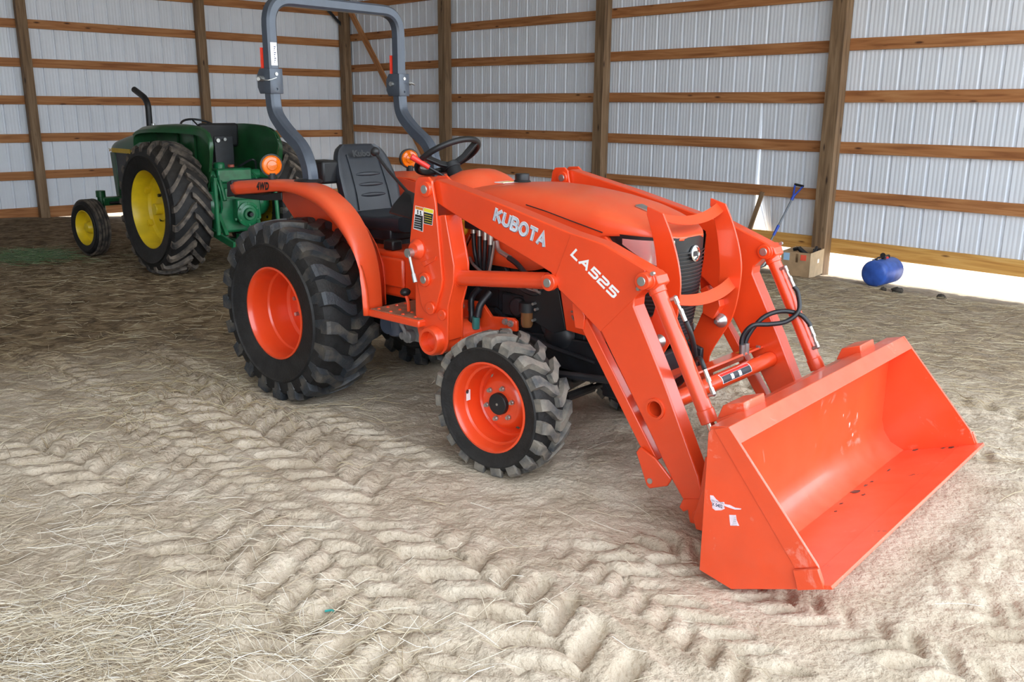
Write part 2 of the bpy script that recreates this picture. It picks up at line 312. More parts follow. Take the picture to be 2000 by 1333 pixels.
# ------------------------------------------------------------------ barn shell
_bc={}
def board(name,p0,p1,w,t,nrm,mt,parent):
    p0,p1=Vector(p0),Vector(p1); x=(p1-p0); l=x.length; x.normalize(); y=Vector(nrm); y=(y-x*y.dot(x)).normalized(); z=x.cross(y)
    k=(round(l,3),w,t,mt.name)
    if k not in _bc: _bc[k]=MB().box(0,l,-t/2,t/2,-w/2,w/2).mesh(name,mt,0)
    o=link(name,_bc[k],parent); M4=Matrix((x,y,z)).transposed().to_4x4(); M4.translation=p0; o.matrix_world=M4
    b=o.modifiers.new('bevel','BEVEL'); b.width=.004; b.segments=1
    return o
def panel_mesh(name,z0,z1,mt,bend=False):
    pr=[]
    for k in range(4):
        o=k*.2286
        pr+=[(o,0),(o+.010,.022),(o+.034,.022),(o+.048,0)]
        for q in (.088,.138,.188): pr+=[(o+q-.012,0),(o+q-.006,.002),(o+q+.006,.002),(o+q+.012,0)]
    pr.append((.9144,0)); pr.append((.93,.019))
    zs=[z0,z1] if not bend else [z0+(z1-z0)*i/60 for i in range(61)]
    b=MB(); rs=[]
    for z in zs:
        row=[]
        for px_,py_ in pr:
            dx=0;dy=0
            if bend:
                f=max(0,1-(z-z0)/.70); f2=max(0,1-(z-z0)/1.9); g=max(0,1-px_/.40); dy=.16*f*g**1.5+.045*f2*g; dx=.13*f**1.4*g
            row.append((px_+dx,py_+dy,z))
        rs.append(row)
    b.rings(rs,closed=False); return b.mesh(name,mt,25)
CU=7.86; CV=12.42
wr=tag(empty('wall_right'),'white corrugated steel wall with pine girts and weathered posts behind the orange tractor','wall',kind='structure')
wl=tag(empty('wall_left'),'dusty white corrugated steel end wall behind the green tractor','wall',kind='structure')
nR=Vector(uv(-1,0,0)); nL=Vector(uv(0,-1,0))
# right wall: local X runs along -v
pm=panel_mesh('panel',-.10,4.45,PANR); pmb=panel_mesh('panel',-.10,4.45,PANR,True)
rzR=math.atan2(-VD[1],-VD[0])
nP=20; v0=CV+.03
SEAM=None
for i in range(nP):
    v=v0-i*.9144
    bendme=(i==11)
    o=link('panel',pmb if bendme else pm,wr); o.location=uv(CU+.045,v,0); o.rotation_euler=(0,0,rzR)
PV=[CV-.12,8.99,5.14,1.27,-2.58,-5.3]
for i,v in enumerate(PV):
    b0=fz(*uv(CU-.07,v)[:2])-.3
    board('post',uv(CU-.082,v,b0),uv(CU-.082,v,4.4),.19,.16,nR,POST,wr)
lv=[.61*k for k in range(1,8)]
for a,b in zip(PV[:-1],PV[1:]):
    for k,z in enumerate(lv):
        j=random.uniform(-.012,.012)
        board('girt',uv(CU+.02,a+ (0 if k%2 else -.02),z-.07+j),uv(CU+.02,b+.001,z-.07+random.uniform(-.012,.012)),.14,.04,nR,GIRT,wr)
    board('skirt_board',uv(CU+.02,a,-.092),uv(CU+.02,b,-.092),.185,.045,nR,SKIRT,wr)
board('diagonal_brace',uv(CU-.10,12.1,3.55),uv(CU-.02,9.62,.55),.13,.04,nR,GIRT,wr)
board('corner_brace',uv(CU-.9,CV-.1,3.9),uv(CU-.12,CV-.1,3.2),.05,.04,nL,ENGINE,wl)
# left (end) wall: local X runs along +u
pl_=panel_mesh('panel',-.22,6.6,PANL); rzL=math.atan2(UD[1],UD[0])
for i in range(19):
    u=-9.3+i*.9144
    o=link('panel',pl_,wl); o.location=uv(u,CV+.045,0); o.rotation_euler=(0,0,rzL)
PUs=[7.72,4.69,1.65,-1.4,-4.45,-7.5]
for u in PUs[1:]:
    b0=fz(*uv(u,CV-.07)[:2])-.3
    board('post',uv(u,CV-.075,b0),uv(u,CV-.075,4.6),.15,.14,nL,POST,wl)
lvL=[2.94+.61*k for k in range(-4,5)]
for a,b in zip(PUs[:-1],PUs[1:]):
    for z in lvL:
        board('girt',uv(a,CV+.02,z-.07+random.uniform(-.012,.012)),uv(b,CV+.02,z-.07+random.uniform(-.012,.012)),.14,.04,nL,GIRT,wl)
    board('skirt_board',uv(a,CV+.02,-.21),uv(b,CV+.02,-.21),.185,.045,nL,GIRT,wl)
# wall on the camera's left, and the roof; the gable end behind the camera is open
wf=tag(empty('wall_front'),'white corrugated steel wall on the open side of the shed','wall',kind='structure')
pf_=panel_mesh('panel',-.1,4.45,PANL); rzF=math.atan2(VD[1],VD[0])
for i in range(20):
    o=link('panel',pf_,wf); o.location=uv(-9.3,-5.6+i*.9144,0); o.rotation_euler=(0,0,rzF)
for v in (CV-.1,8.6,4.7,.9,-3,-5.3): board('post',uv(-9.2,v,-.4),uv(-9.2,v,4.4),.15,.14,Vector(uv(1,0,0)),POST,wf)
ROOF=mat('roof_steel',(.42,.43,.44),.5,.1,.05)
um=(CU-9.3)/2
VO=-5.3  # unseen roof edge, cut back so more sky light reaches the foreground
rf=MB()
for a,b in ((CU+.35,um),(-9.65,um)):
    za,zb=4.42,6.5
    rf.add([uv(a,CV+.3,za),uv(b,CV+.3,zb),uv(b,VO,zb),uv(a,VO,za),uv(a,CV+.3,za+.03),uv(b,CV+.3,zb+.03),uv(b,VO,zb+.03),uv(a,VO,za+.03)],[(0,1,2,3),(4,7,6,5),(0,3,7,4),(0,4,5,1),(3,2,6,7)])
tag(rf.build('ceiling',ROOF,smooth=0),'pale steel roof over the shed','roof',kind='structure')
# ------------------------------------------------------------------ wheels
def lugs(b,R,hw,N,hgt,slant,rin,wfrac=.36,over=.06,side_y=None,off0=0.0,bar=False,wk=1.0):
    side_y=side_y or hw
    for s in (-1,1):
        for k in range(N):
            th0=2*pi*(k+(.5 if s>0 else 0))/N+off0
            pitch=2*pi/N*R
            # stations: (fraction of half width, radius, base radius, angular offset, circumferential half width)
            st=[(-over,R*1.0,R-hgt,slant*1.0,.30),(.10,R,R-hgt,slant*1.0,.34),(.30,R,R-hgt,slant*.80,.33),(.52,R-.002,R-hgt-.004,slant*.40,.33),(.70,R-.004,R-hgt-.008,slant*.10,.36),(.93,R-.010,R-hgt-.018,0,.40),(1.0,R-.022,R-hgt-.04,-.0,.40)]
            if bar: st=[(-over,R,R-hgt,slant,.2),(.1,R,R-hgt,slant*.9,.22),(.4,R-.003,R-hgt-.003,slant*.58,.22),(.7,R-.012,R-hgt-.012,slant*.26,.22),(.92,R-.03,R-hgt-.035,slant*.05,.24),(1.,R-.05,R-hgt-.06,0,.24)]
            rs=[]
            for fr,rt,rb,ao,w in st:
                yy=s*fr*hw; 
                if fr>=.99: yy=s*side_y
                h=w*pitch*(.5*wk if not bar else .6)
                def P(r,o): 
                    a=th0+ao+o/R; return (r*math.sin(a),yy,r*math.cos(a))
                rs.append([P(rt,-h),P(rt,h),P(rb,h*1.25),P(rb,-h*1.25)])
            if not bar:
                yy=s*side_y
                for rt,w in ((R-.075,.36),(rin+.01,.26)):
                    h=w*pitch*.5*wk
                    def P(r,o,y): a=th0-.02+o/R; return (r*math.sin(a),y,r*math.cos(a))
                    rs.append([P(rt,-h,yy),P(rt,h,yy),P(rt-.004,h*1.25,yy-s*.016),P(rt-.004,-h*1.25,yy-s*.016)])
            b.rings(rs)
    return b
def tire_profile(R,hw,rr,rid,hgt):
    # outside (-y) to inside, open at the bead
    half=[(rr+.002,hw*.86),(rr+.018,hw*.93),(rid-.014,hw*.985),(rid-.006,hw*1.0),(rid-.001,hw*1.03),(rid+.005,hw*1.03),(rid+.010,hw*.965),(R-hgt-.05,hw*.95),(R-hgt-.022,hw*.90),(R-hgt-.008,hw*.72),(R-hgt,hw*.35),(R-hgt+.001,0)]
    return [(r,-y) for r,y in half]+[(r,y) for r,y in half[-2::-1]]
tractor=tag(empty('compact_tractor'),'orange compact tractor with front loader bucket and grey folding roll bar','tractor')
def wheel(name,c,R,hw,rr,rid,hgt,N,slant,rimprof,lugmat,parent,sgn,rimmat,steer=0,hub=None,bar=False,ribs=False,tirename='tire',holes=()):
    rim=MB().lathe(rimprof,n=56).drop(holes).build(name,rimmat,parent,smooth=28)
    rim.location=c; rim.rotation_euler=(0,0,steer); rim.scale=(1,-1 if sgn>0 else 1,1)
    t=MB().lathe(tire_profile(R,hw,rr,rid,hgt),n=72).build(tirename,RUBBER,rim,smooth=40)
    if ribs:
        b=MB()
        for y in (-.62,-.2,.2,.62): b.lathe([(R-hgt-.004,(y-.13)*hw),(R,(y-.10)*hw),(R,(y+.10)*hw),(R-hgt-.004,(y+.13)*hw)],n=56)
        b.build('tread_ribs',lugmat,rim,smooth=30)
    else:
        lugs(MB(),R,hw*.94,N,hgt,slant,rid,bar=bar,side_y=hw*.97,wk=1.22 if R<.4 else 1.1).build('tread_lugs',lugmat,rim,smooth=25)
    if hub: hub(rim)
    return rim
# rear wheels; the local -y side is the outside
RR=.2553
rear_prof=[(RR+.006,-.150),(RR+.006,-.168),(RR-.004,-.170),(RR-.012,-.158),(RR-.018,-.135),(RR-.024,-.05),(RR-.032,-.04),(RR-.036,.03),(RR-.036,.075),(RR-.055,.085),(.09,.07),(.075,.045),(.0,.045)]
def rear_hub(rim):
    for k in range(8):
        a=2*pi*k/8+.3; MB().cyl((.12*math.sin(a),.075,.12*math.cos(a)),(.12*math.sin(a),.05,.12*math.cos(a)),.012,n=6).build('lug_nut',STEEL,rim)
    b=MB().cyl((.10,-.03,.205),(.115,-.06,.19),.006,n=8); b.box(.09,.13,-.025,-.012,.19,.215); b.build('valve_stem',ORANGE,rim)
for s in (-1,1):
    wheel('rear_wheel',(0,s*.512,.481),.515,.185,RR,.383,.034,20,.17,rear_prof,LUGR,tractor,s,ORANGE,hub=rear_hub)
FR=.2063
front_prof=[(FR+.005,-.082),(FR+.005,-.099),(FR-.004,-.101),(FR-.010,-.092),(FR-.016,-.075),(FR-.022,-.05),(FR-.032,-.043),(FR-.038,.0),(FR-.040,.038),(FR-.048,.046),(.148,.040),(.140,.0303),(.128,.0157),(.125,.012),(.108,-.008),(.098,-.012),(.06,-.012),(0,-.012)]
def front_hub(rim):
    MB().cyl((0,-.012,0),(0,-.034,0),.052,.050,n=28).build('hub_cap',BLACK,rim,bev=.003)
    MB().cyl((0,-.033,0),(0,-.037,0),.006,n=10).build('centre_bolt',STEEL,rim)
    for k in range(6):
        a=2*pi*k/6+.25; x,z=.077*math.sin(a),.077*math.cos(a)
        MB().cyl((x,-.012,z),(x,-.022,z),.0125,n=6).cyl((x,-.022,z),(x,-.034,z),.008,n=8).build('lug_nut',STEEL,rim)
    MB().cyl((-.155,-.06,.04),(-.135,-.085,.042),.006,n=8).build('valve_stem',BLACK,rim)
    MB().box(-.163,-.160,-.06,-.035,-.01,.04).xf(lambda p:(p[0]+.0,p[1],p[2])).build('wheel_sticker',WHITE,rim)
for s in (-1,1):
    wheel('front_wheel',(1.61,s*.572,.294),.338,.110,FR,.270,.028,19,.20,front_prof,LUGF,tractor,s,ORANGE,steer=.0435,hub=front_hub,holes={front_prof.index((.140,.0303))*56+k for k in (8,22,36,50)})
T=tractor
# ------------------------------------------------------------------ orange tractor: chassis and engine
b=MB().box(-.25,.95,-.16,.16,.34,.70).box(-.1,.25,-.40,.40,.40,.56).cyl((0,-.46,.481),(0,.46,.481),.075); b.build('transmission',ENGINE,T,bev=.02)
b=MB().box(.95,1.45,-.20,.20,.36,.62).box(1.0,1.40,-.19,.19,.60,.95); b.build('clutch_housing',ENGINE,T,bev=.03)
b=MB().box(1.25,1.80,-.205,.205,.42,.80).box(1.30,1.72,-.235,-.15,.60,.72).box(1.30,1.72,.15,.235,.60,.72)
for k in range(5): b.cyl((1.33+.09*k,-.22,.78),(1.33+.09*k,-.15,.82),.028,n=10)
b.cyl((1.42,-.26,.66),(1.42,-.18,.66),.05,n=16).cyl((1.62,-.245,.60),(1.62,-.18,.60),.065,n=16).cyl((1.70,-.24,.72),(1.70,-.18,.72),.04,n=12)
b.build('engine_block',ENGINE,T,bev=.012)
for s in (-1,1):
    MB().prism([(1.12,.40),(2.18,.40),(2.18,.50),(1.95,.56),(1.60,.55),(1.12,.52)],s*.21,s*.235).build('frame_rail',ENGINE,T,bev=.006)
    MB().prism([(1.45,.78),(1.665,.85),(1.73,.60),(1.66,.57),(1.50,.62)],s*.262,s*.245).build('side_screen',BLACK,T,bev=.004)
    MB().prism([(1.16,.875),(1.30,.885),(1.55,.80),(1.76,.775),(1.77,.70),(1.16,.74)],s*.25,s*.235).build('lower_side_cover',BLACK,T,bev=.004)
b=MB().sweep([(1.61,-.5,.30),(1.61,-.25,.30),(1.61,0,.33),(1.61,.25,.30),(1.61,.5,.30)],[(.055,-.06),(.055,.06),(-.055,.06),(-.055,-.06)]); b.box(1.52,1.70,-.13,.13,.30,.46)
b.build('front_axle',ENGINE,T,bev=.015)
for s in (-1,1):
    b=MB().ball((1.61,s*.40,.31),.12,(1,.8,1.1)).cyl((1.61,s*.38,.31),(1.61,s*.54,.294),.085,.06).cyl((1.61,s*.40,.20),(1.61,s*.40,.50),.05); b.build('axle_knuckle',ENGINE,T)
b=MB().cyl((1.79,-.47,.30),(1.79,.47,.30),.014,n=10).cyl((1.79,-.33,.30),(1.79,-.12,.30),.022,n=8); b.build('steering_rod',BLACK,T)
b=MB().cyl((1.50,-.40,.40),(2.05,-.31,.43),.018,n=10).box(1.62,1.74,-.40,-.36,.375,.435); b.build('drag_link',ENGINE,T)
MB().box(1.90,2.08,-.20,.20,.30,.50).prism([(1.80,.50),(2.10,.50),(2.12,.36),(1.95,.32)],-.205,.205).build('front_weight_bracket',ENGINE,T,bev=.01)
b=MB().cyl((1.50,-.27,.655),(1.50,-.27,.70),.040,n=18); b.build('fuel_filter_head',BLACK,T)
MB().lathe([(.0,-.075),(.024,-.075),(.030,-.06),(.031,.0),(.031,.005)],(1.50,-.27,.655),(0,0,1),n=18).build('fuel_filter_bowl',mat('amber_bowl',(.20,.09,.035),.15,0,.1,coat=.4),T)
for (x,z) in ((1.545,.70),(1.56,.675),(1.545,.62)): MB().cyl((x,-.26,z),(x,-.285,z),.007,n=6).build('filter_bolt',STEEL,T)
b=MB().tube(catmull([(1.30,-.25,.90),(1.40,-.265,.80),(1.47,-.265,.76),(1.55,-.26,.75),(1.60,-.25,.80)]),.015); b.build('coolant_hose',HOSE,T)
b=MB().cyl((1.40,-.268,.775),(1.56,-.268,.76),.005,n=8).cyl((1.54,-.268,.77),(1.58,-.268,.755),.008,n=8); b.build('throttle_rod',STEEL,T)
b=MB().tube(catmull([(1.25,-.22,.62),(1.55,-.26,.52),(1.9,-.25,.47)]),.012,8); b.build('wiring_loom',HOSE,T)
MB().ball((1.66,-.22,.56),.085,(1.1,.5,.9)).build('oil_filter',ENGINE,T)
# hood: lofted shell
HX=[(1.00,.285,1.205,.86),(1.15,.292,1.232,.86),(1.35,.295,1.246,.86),(1.55,.292,1.238,.855),(1.75,.285,1.213,.93),(1.90,.277,1.178,1.055),(2.02,.250,1.142,1.066),(2.10,.220,1.114,1.062),(2.16,.180,1.090,1.058),(2.205,.125,1.070,1.050),(2.232,.065,1.058,1.045)]
def hood_section(w,t,bz,n=14):
    pts=[(-w*1.0,bz),(-w*1.005,bz+(t-bz)*.30)]
    for k in range(n+1):
        a=pi-k*pi/n; c,s_=math.cos(a),math.sin(a); e=.42
        zc=bz+(t-bz)*.42
        pts.append((w*math.copysign(abs(c)**e,c),zc+(t-zc)*abs(s_)**.62))
    pts+=[(w*1.005,bz+(t-bz)*.30),(w,bz)]; return pts
xs=[h[0] for h in HX]; 
def hi(x,i): return float(np.interp(x,xs,[h[i] for h in HX]))
b=MB(); b.rings([[(x,y,z) for y,z in hood_section(hi(x,1),hi(x,2),hi(x,3))] for x in np.concatenate([np.linspace(1.0,1.9,13),np.linspace(1.95,2.225,10)])],closed=False)
hood=b.build('hood',ORHOOD,T,smooth=50); sm=hood.modifiers.new('s','SUBSURF'); sm.levels=sm.render_levels=1
so=hood.modifiers.new('t','SOLIDIFY'); so.thickness=.008; so.offset=-1
for s in (-1,1):
    MB().prism([(1.675,.87),(1.735,.60),(2.03,.58),(2.06,.72),(2.05,.95),(2.00,1.005),(1.935,1.065),(1.80,1.05)],s*.268,s*.235).build('side_panel',ORANGE,T,bev=.006)
    MB().tube([(1.50,s*.287,1.165),(1.62,s*.290,1.145),(1.78,s*.288,1.11),(1.93,s*.275,1.075)],.0025,6).build('hood_seam',PRINT,T)
    MB().tube(rounded([(1.765,s*.268,.695),(1.80,s*.280,.70),(1.812,s*.282,.68),(1.79,s*.280,.66),(1.77,s*.268,.675)],.01,3),.005,8).build('latch_ring',STEEL,T)
    MB().lathe([(.0,-.006),(.012,-.006),(.018,0)],(1.06,s*.302,1.06),(0,-s,0),n=14).build('hood_latch',STEEL,T)
# nose: curved black grille with headlights wrapped round the corners
def nose(ph,z,off=0.0):
    f=(z-.58)/(1.03-.58); a=.272+off-.045*(1-f)**2; w=.246+off-.035*(1-f); c,s_=math.cos(ph),math.sin(ph)
    return (1.955+a*abs(c)**.85,w*math.copysign(abs(s_)**.8,s_),z)
b=MB(); b.rings([[nose(ph,z) for ph in np.linspace(-pi/2,pi/2,33)] for z in np.linspace(.58,1.06,10)],closed=False); g=b.build('grille',BLACK,T,smooth=60)
b=MB()
for z in np.arange(.60,1.0,.017):
    b.sweep([nose(ph,z,.003) for ph in np.linspace(-1.15,1.15,23)],[(.003,-.003),(.003,.003),(-.003,.003),(-.003,-.003)])
b.build('grille_slats',ENGINE,g)
LENS=mat('headlight_lens',(.86,.87,.88),.16,.75,.05,14,coat=1); 
for s in (-1,1):
    b=MB(); rs=[]
    for t in np.linspace(0,1,13):
        ph=s*(.42+t*1.12); top=1.062+.012*t; bot=.905+.16*t**1.6; 
        rs.append([nose(ph,bot+(top-bot)*k/5,.006) for k in range(6)])
    b.rings(rs,closed=False); h=b.build('headlight',BLACK,T,smooth=60)
    b=MB(); rs=[]
    for t in np.linspace(0,1,11):
        ph=s*(.46+t*.93); bot=.925+.105*t**1.7; top=1.052+.003*t
        rs.append([nose(ph,bot+(top-bot)*k/5,.009) for k in range(6)])
    b.rings(rs,closed=False); b.build('headlight_lens',LENS,h,smooth=60)
b=MB().lathe([(.036,0),(.036,.008),(.028,.010),(.026,.006)],(2.232,0,.985),(1,0,.08),n=24,cyc=True).cyl((2.20,0,.985),(2.236,0,.985),.028,n=20); b.build('round_emblem',CHROME,T)
b=MB().prism([(-.018,-.012),(.018,-.012),(.014,.010),(-.014,.010)],2.236,2.239,ax=0).xf(lambda p:(p[0],p[1],p[2]+.985)); b.build('emblem_mark',PRINT,T)
b=MB().prism([(1.93,-.03),(2.00,-.025),(2.03,0),(2.00,.025),(1.93,.03)],0,.012,ax=2).xf(lambda p:(p[0],p[1],p[2]+1.168-(p[0]-1.93)*.30)); b.build('hood_release',STEEL,T,bev=.004)
MB().lathe([(0,.03),(.034,.03),(.037,.024),(.037,.0),(.045,-.01)],(1.23,0,1.25),(0,0,1),n=20).build('fuel_cap',BLACK,T)
b=MB().box(1.15,1.21,-.12,-.02,1.237,1.2405); b.build('hood_label',WHITE,T)
b=MB().box(1.185,1.21,-.12,-.02,1.2405,1.2412); b.build('hood_label_header',WARNY,T)
# dash cowl, column, steering wheel
b=MB(); rs=[]
for t in np.linspace(0,1,9):
    x=.80+.34*t; h=1.20+.092*math.sin(pi*min(1,(t*.95+.12)))**.7; w=.24-.05*abs(t-.35)
    rs.append([(x,w*math.copysign(abs(math.cos(a))**.7,math.cos(a)),.98+(h-.98)*abs(math.sin(a))**.6) for a in np.linspace(pi,0,15)])
b.rings(rs,closed=False); b.add(rs[0],[tuple(range(15))]); b.add(rs[-1],[tuple(range(15))]); b.build('dash_cowl',ORHOOD,T,smooth=60)
b=MB().prism([(.74,.62),(1.05,.62),(1.05,1.15),(.80,1.22),(.74,1.15)],-.24,.24); b.build('dash_panel',BLACK,T,bev=.02)
wc=np.array((.70,0,1.345)); tl=math.radians(32); ax_=np.array((-math.sin(tl),0,math.cos(tl))); e1=np.array((math.cos(tl),0,math.sin(tl))); e2=np.array((0,1.,0))
b=MB(); R_,r_t=.178,.016
b.rings([[wc+(e1*math.cos(a)+e2*math.sin(a))*(R_+r_t*math.cos(q))+ax_*r_t*math.sin(q) for q in np.linspace(0,2*pi,11)[:-1]] for a in np.linspace(0,2*pi,41)[:-1]],True,False,True)
sw=b.build('steering_wheel',BLACK,T,smooth=60)
b=MB(); hubc=wc-ax_*.055
for k in range(3):
    a=2*pi*k/3+.55; d=e1*math.cos(a)+e2*math.sin(a); b.sweep([hubc+d*.02,hubc+d*.08+ax_*.012,wc+d*(R_-.004)],[(.016,-.010),(.016,.010),(-.016,.010),(-.016,-.010)],up=ax_)
b.cyl(hubc-ax_*.02,hubc+ax_*.012,.045); b.build('spokes',BLACK,sw,bev=.004)
MB().cyl(hubc-ax_*.02,(.84,0,1.12),.040,.065).build('steering_column',BLACK,T)
b=MB().cyl((.80,-.05,1.215),(.70,-.17,1.305),.007,n=8); sl=b.build('shuttle_lever',BLACK,T)
MB().cyl((.715,-.152,1.292),(.655,-.225,1.35),.013,.017,n=12).build('lever_grip',REDP,sl,bev=.004)
# floor, seat base, fenders
fb=MB().box(.715,1.10,-.605,.605,.565,.602).build('footboard',ORANGE,T,bev=.008); MB().box(.73,1.09,-.59,.59,.602,.6045).build('dusty_tread',mat('dusty_orange',(.30,.13,.075),.8,0,.3,14),fb,smooth=0)
sm_=MB().cyl((0,0,0),(0,0,.006),.010,.006,n=8).mesh('grip_stud',ORANGE)
for i in range(4):
    for j in range(4): o=link('grip_stud',sm_,fb); o.location=(.77+.09*i,-.57+.06*j,.6045)
b=MB().prism([(.30,.60),(.80,.60),(.78,.82),(.70,.85),(.20,.85),(.15,.78)],-.30,.30); b.build('seat_platform',ORANGE,T,bev=.02)
b=MB().box(.45,.68,-.325,-.30,.66,.82); b.build('platform_panel',ORANGE,T,bev=.015)
MB().box(-.12,.45,-.20,.20,.88,.945).box(.0,.42,-.16,.16,.84,.90).build('seat_slide',ENGINE,T,bev=.01)
b=MB().box(.50,.58,-.30,-.23,.85,.905); b.build('cup_tray',BLACK,T,bev=.01)
b=MB().tube(rounded([(.915,-.50,.60),(.915,-.50,.65),(.895,-.50,.69)],.03),.009,8); pdl=b.build('pedal_rod',ORANGE,T); MB().ball((.893,-.50,.70),.026,(1,1.1,.8)).build('pedal_knob',BLACK,pdl)
b=MB().cyl((.80,-.36,.84),(.86,-.36,.86),.028,.034,n=14); b.build('range_knob',YELLOW,T); MB().cyl((.86,-.34,.70),(.86,-.36,.82),.035,.02,n=12).build('range_boot',BLACK,T)
CREST=[(-.46,1.178),(-.30,1.192),(-.02,1.206),(.245,1.195),(.415,1.143),(.552,1.048),(.652,.90),(.690,.765),(.700,.64),(.705,.572)]
LOWER=[(-.43,1.10),(-.23,1.122),(.05,1.150),(.262,1.121),(.415,1.061),(.558,.956),(.66,.838),(.712,.714),(.726,.57)]
CI=np.array(catmull([(a,0,c) for a,c in CREST],5)); 
def arc(P): 
    P=np.array([(a,c) for a,_,c in catmull([(a,0,c) for a,c in P],6)]); s=np.r_[0,np.cumsum(np.hypot(*np.diff(P,axis=0).T))]; s/=s[-1]
    t=np.linspace(0,1,34); return np.c_[np.interp(t,s,P[:,0]),np.interp(t,s,P[:,1])]
CC,LL=arc(CREST),arc(LOWER)
for s in (-1,1):
    b=MB(); rs=[]
    for (cx_,cz_),(lx,lz) in zip(CC,LL):
        d=norm((lx-cx_,lz-cz_)); q=lambda k,y:(cx_+d[0]*k,s*y,cz_+d[1]*k); L_=math.hypot(lx-cx_,lz-cz_)
        fa=float(sstep(.0,.5,cx_)); e=lambda k,y,dn=0:(cx_+(lx-cx_)*k+dn*nx_,s*y,cz_+(lz-cz_)*k+dn*nz_)
        t_=norm((lx-.0,lz-.5)); nx_,nz_=-t_[0],-t_[1]
        rs.append([e(1,.598),e(.9,.612),e(.55,.620),e(.25,.616),e(.06,.600),e(0,.57),e(0,.50-.02*(1-fa)),e(0,.485-.03*(1-fa),.006),e(0,.475-.06*(1-fa),.02+.02*fa),e(0,.462-.08*(1-fa),.03+.09*fa),e(0,.335,.03+.13*fa)])
    b.rings(rs,closed=False); fo=b.build('fender',ORHOOD,T,smooth=50); so=fo.modifiers.new('t','SOLIDIFY'); so.thickness=.008
    inner=[tuple(np.array(c)-norm((c[0],c[1]-.5))*(.034+.13*float(sstep(.0,.5,c[0])))) for c in CC[::3]]+[(.45,.60),(.05,.70),(-.35,1.05)]
    MB().prism(inner,s*.335,s*.322).build('fender_wall',ORANGE,fo,bev=.002)
    b=MB().prism([(-.50,1.085),(-.49,1.172),(-.44,1.188),(-.425,1.10)],s*.614,s*.34); b.prism([(-.475,1.085),(-.44,1.125),(-.20,1.118),(.0,1.145),(.0,1.10),(-.2,1.085)],s*.585,s*.575); b.build('fender_end_cap',BLACK,fo,bev=.006)
    # amber hazard light facing forwards
    cx_,cy_,cz_=-.172,s*.52,1.278
    b=MB().cyl((cx_,cy_,1.19),(cx_,cy_,1.235),.022,n=16); b.lathe([(0,-.045),(.045,-.042),(.060,-.03),(.064,0),(.064,.006),(.057,.007),(.0,.0)],(cx_,cy_,cz_),(1,-.45,0),n=28); bo=b.build('hazard_light',BLACK,fo)
    MB().lathe([(.0565,.0),(.055,.012),(.050,.016),(.046,.013),(.030,.016),(.026,.022),(.0,.025)],(cx_,cy_,cz_),(1,-.45,0),n=32).build('amber_lens',AMBER,bo,smooth=45)
    MB().lathe([(.061,-.030),(.056,-.042),(.03,-.052),(0,-.055)],(cx_,cy_,cz_),(1,-.45,0),n=28).build('rear_lens',AMBER,bo,smooth=45)
    b=MB().lathe([(.075,0),(.078,.012),(.062,.020),(.03,.022)],(.105,s*.48,1.196),(0,0,1),n=28); b.build('roll_bar_boot',BLACK,fo)
# roll bar
def rect(a,b_): 
    c=.012; return [(-a,-b_+c),(-a,b_-c),(-a+c,b_),(a-c,b_),(a,b_-c),(a,-b_+c),(a-c,-b_),(-a+c,-b_)]
low=[(.118,1.18),(.112,1.27),(.062,1.375),(-.09,1.47),(-.185,1.56),(-.195,1.66),(-.195,1.72)]
ropsroot=None
for s in (-1,1):
    path=rounded([(x,s*.47,z) for x,z in low],.09,5)
    o=MB().sweep(path,rect(.038,.033),up=(1,0,0)).build('roll_bar_post',GREY,T,smooth=40)
    pl=MB().prism([(-.255,1.665),(-.275,1.70),(-.275,1.765),(-.25,1.80),(-.155,1.80),(-.155,1.665)],s*.512,s*.505).prism([(-.255,1.665),(-.275,1.70),(-.275,1.765),(-.25,1.80),(-.155,1.80),(-.155,1.665)],s*.428,s*.435).box(-.158,-.151,min(s*.428,s*.512),max(s*.428,s*.512),1.665,1.80)
    hp=cut(pl.build('hinge_plate',GREY,T,bev=.004),(-.20,s*.47,1.69),(-.10,s*.47,1.69),.007,12)
    b=MB().cyl((-.215,s*.50,1.745),(-.215,s*.545,1.745),.014,n=10).cyl((-.215,s*.53,1.745),(-.19,s*.56,1.742),.010,n=8); b.build('hinge_pin',STEEL,hp); MB().cyl((-.215,s*.41,1.738),(-.215,s*.43,1.738),.014,n=10).build('hinge_nut',STEEL,hp)
    b=MB().tube(catmull([(-.19,s*.545,1.742),(-.13,s*.54,1.735),(-.12,s*.49,1.75)]),.003,6); b.build('pin_wire',STEEL,hp)
    b=MB().cyl((-.152,s*.47,1.77),(-.147,s*.47,1.77),.010,n=10); b.build('front_bolt',STEEL,hp); 
    MB().box(-.249,-.233,s*.47-.03,s*.47+.03,1.80,1.91).build('side_reflector',REFL,T)
path=rounded([(-.195,-.468,1.68),(-.197,-.470,2.165),(-.197,.470,2.165),(-.195,.468,1.68)],.14,9)
hoop=MB().sweep(path,rect(.036,.031),up=(1,0,0)).build('roll_bar_hoop',GREY,T,smooth=40)
MB().box(-.161,-.1585,-.492,-.452,1.815,1.935).build('hoop_label',WHITE,hoop)
b=MB()
for k in range(9): b.box(-.1587,-.158,-.472,-.468+.004*(k%3),1.83+k*.010,1.835+k*.010)
b.build('label_print',NAVY,hoop)
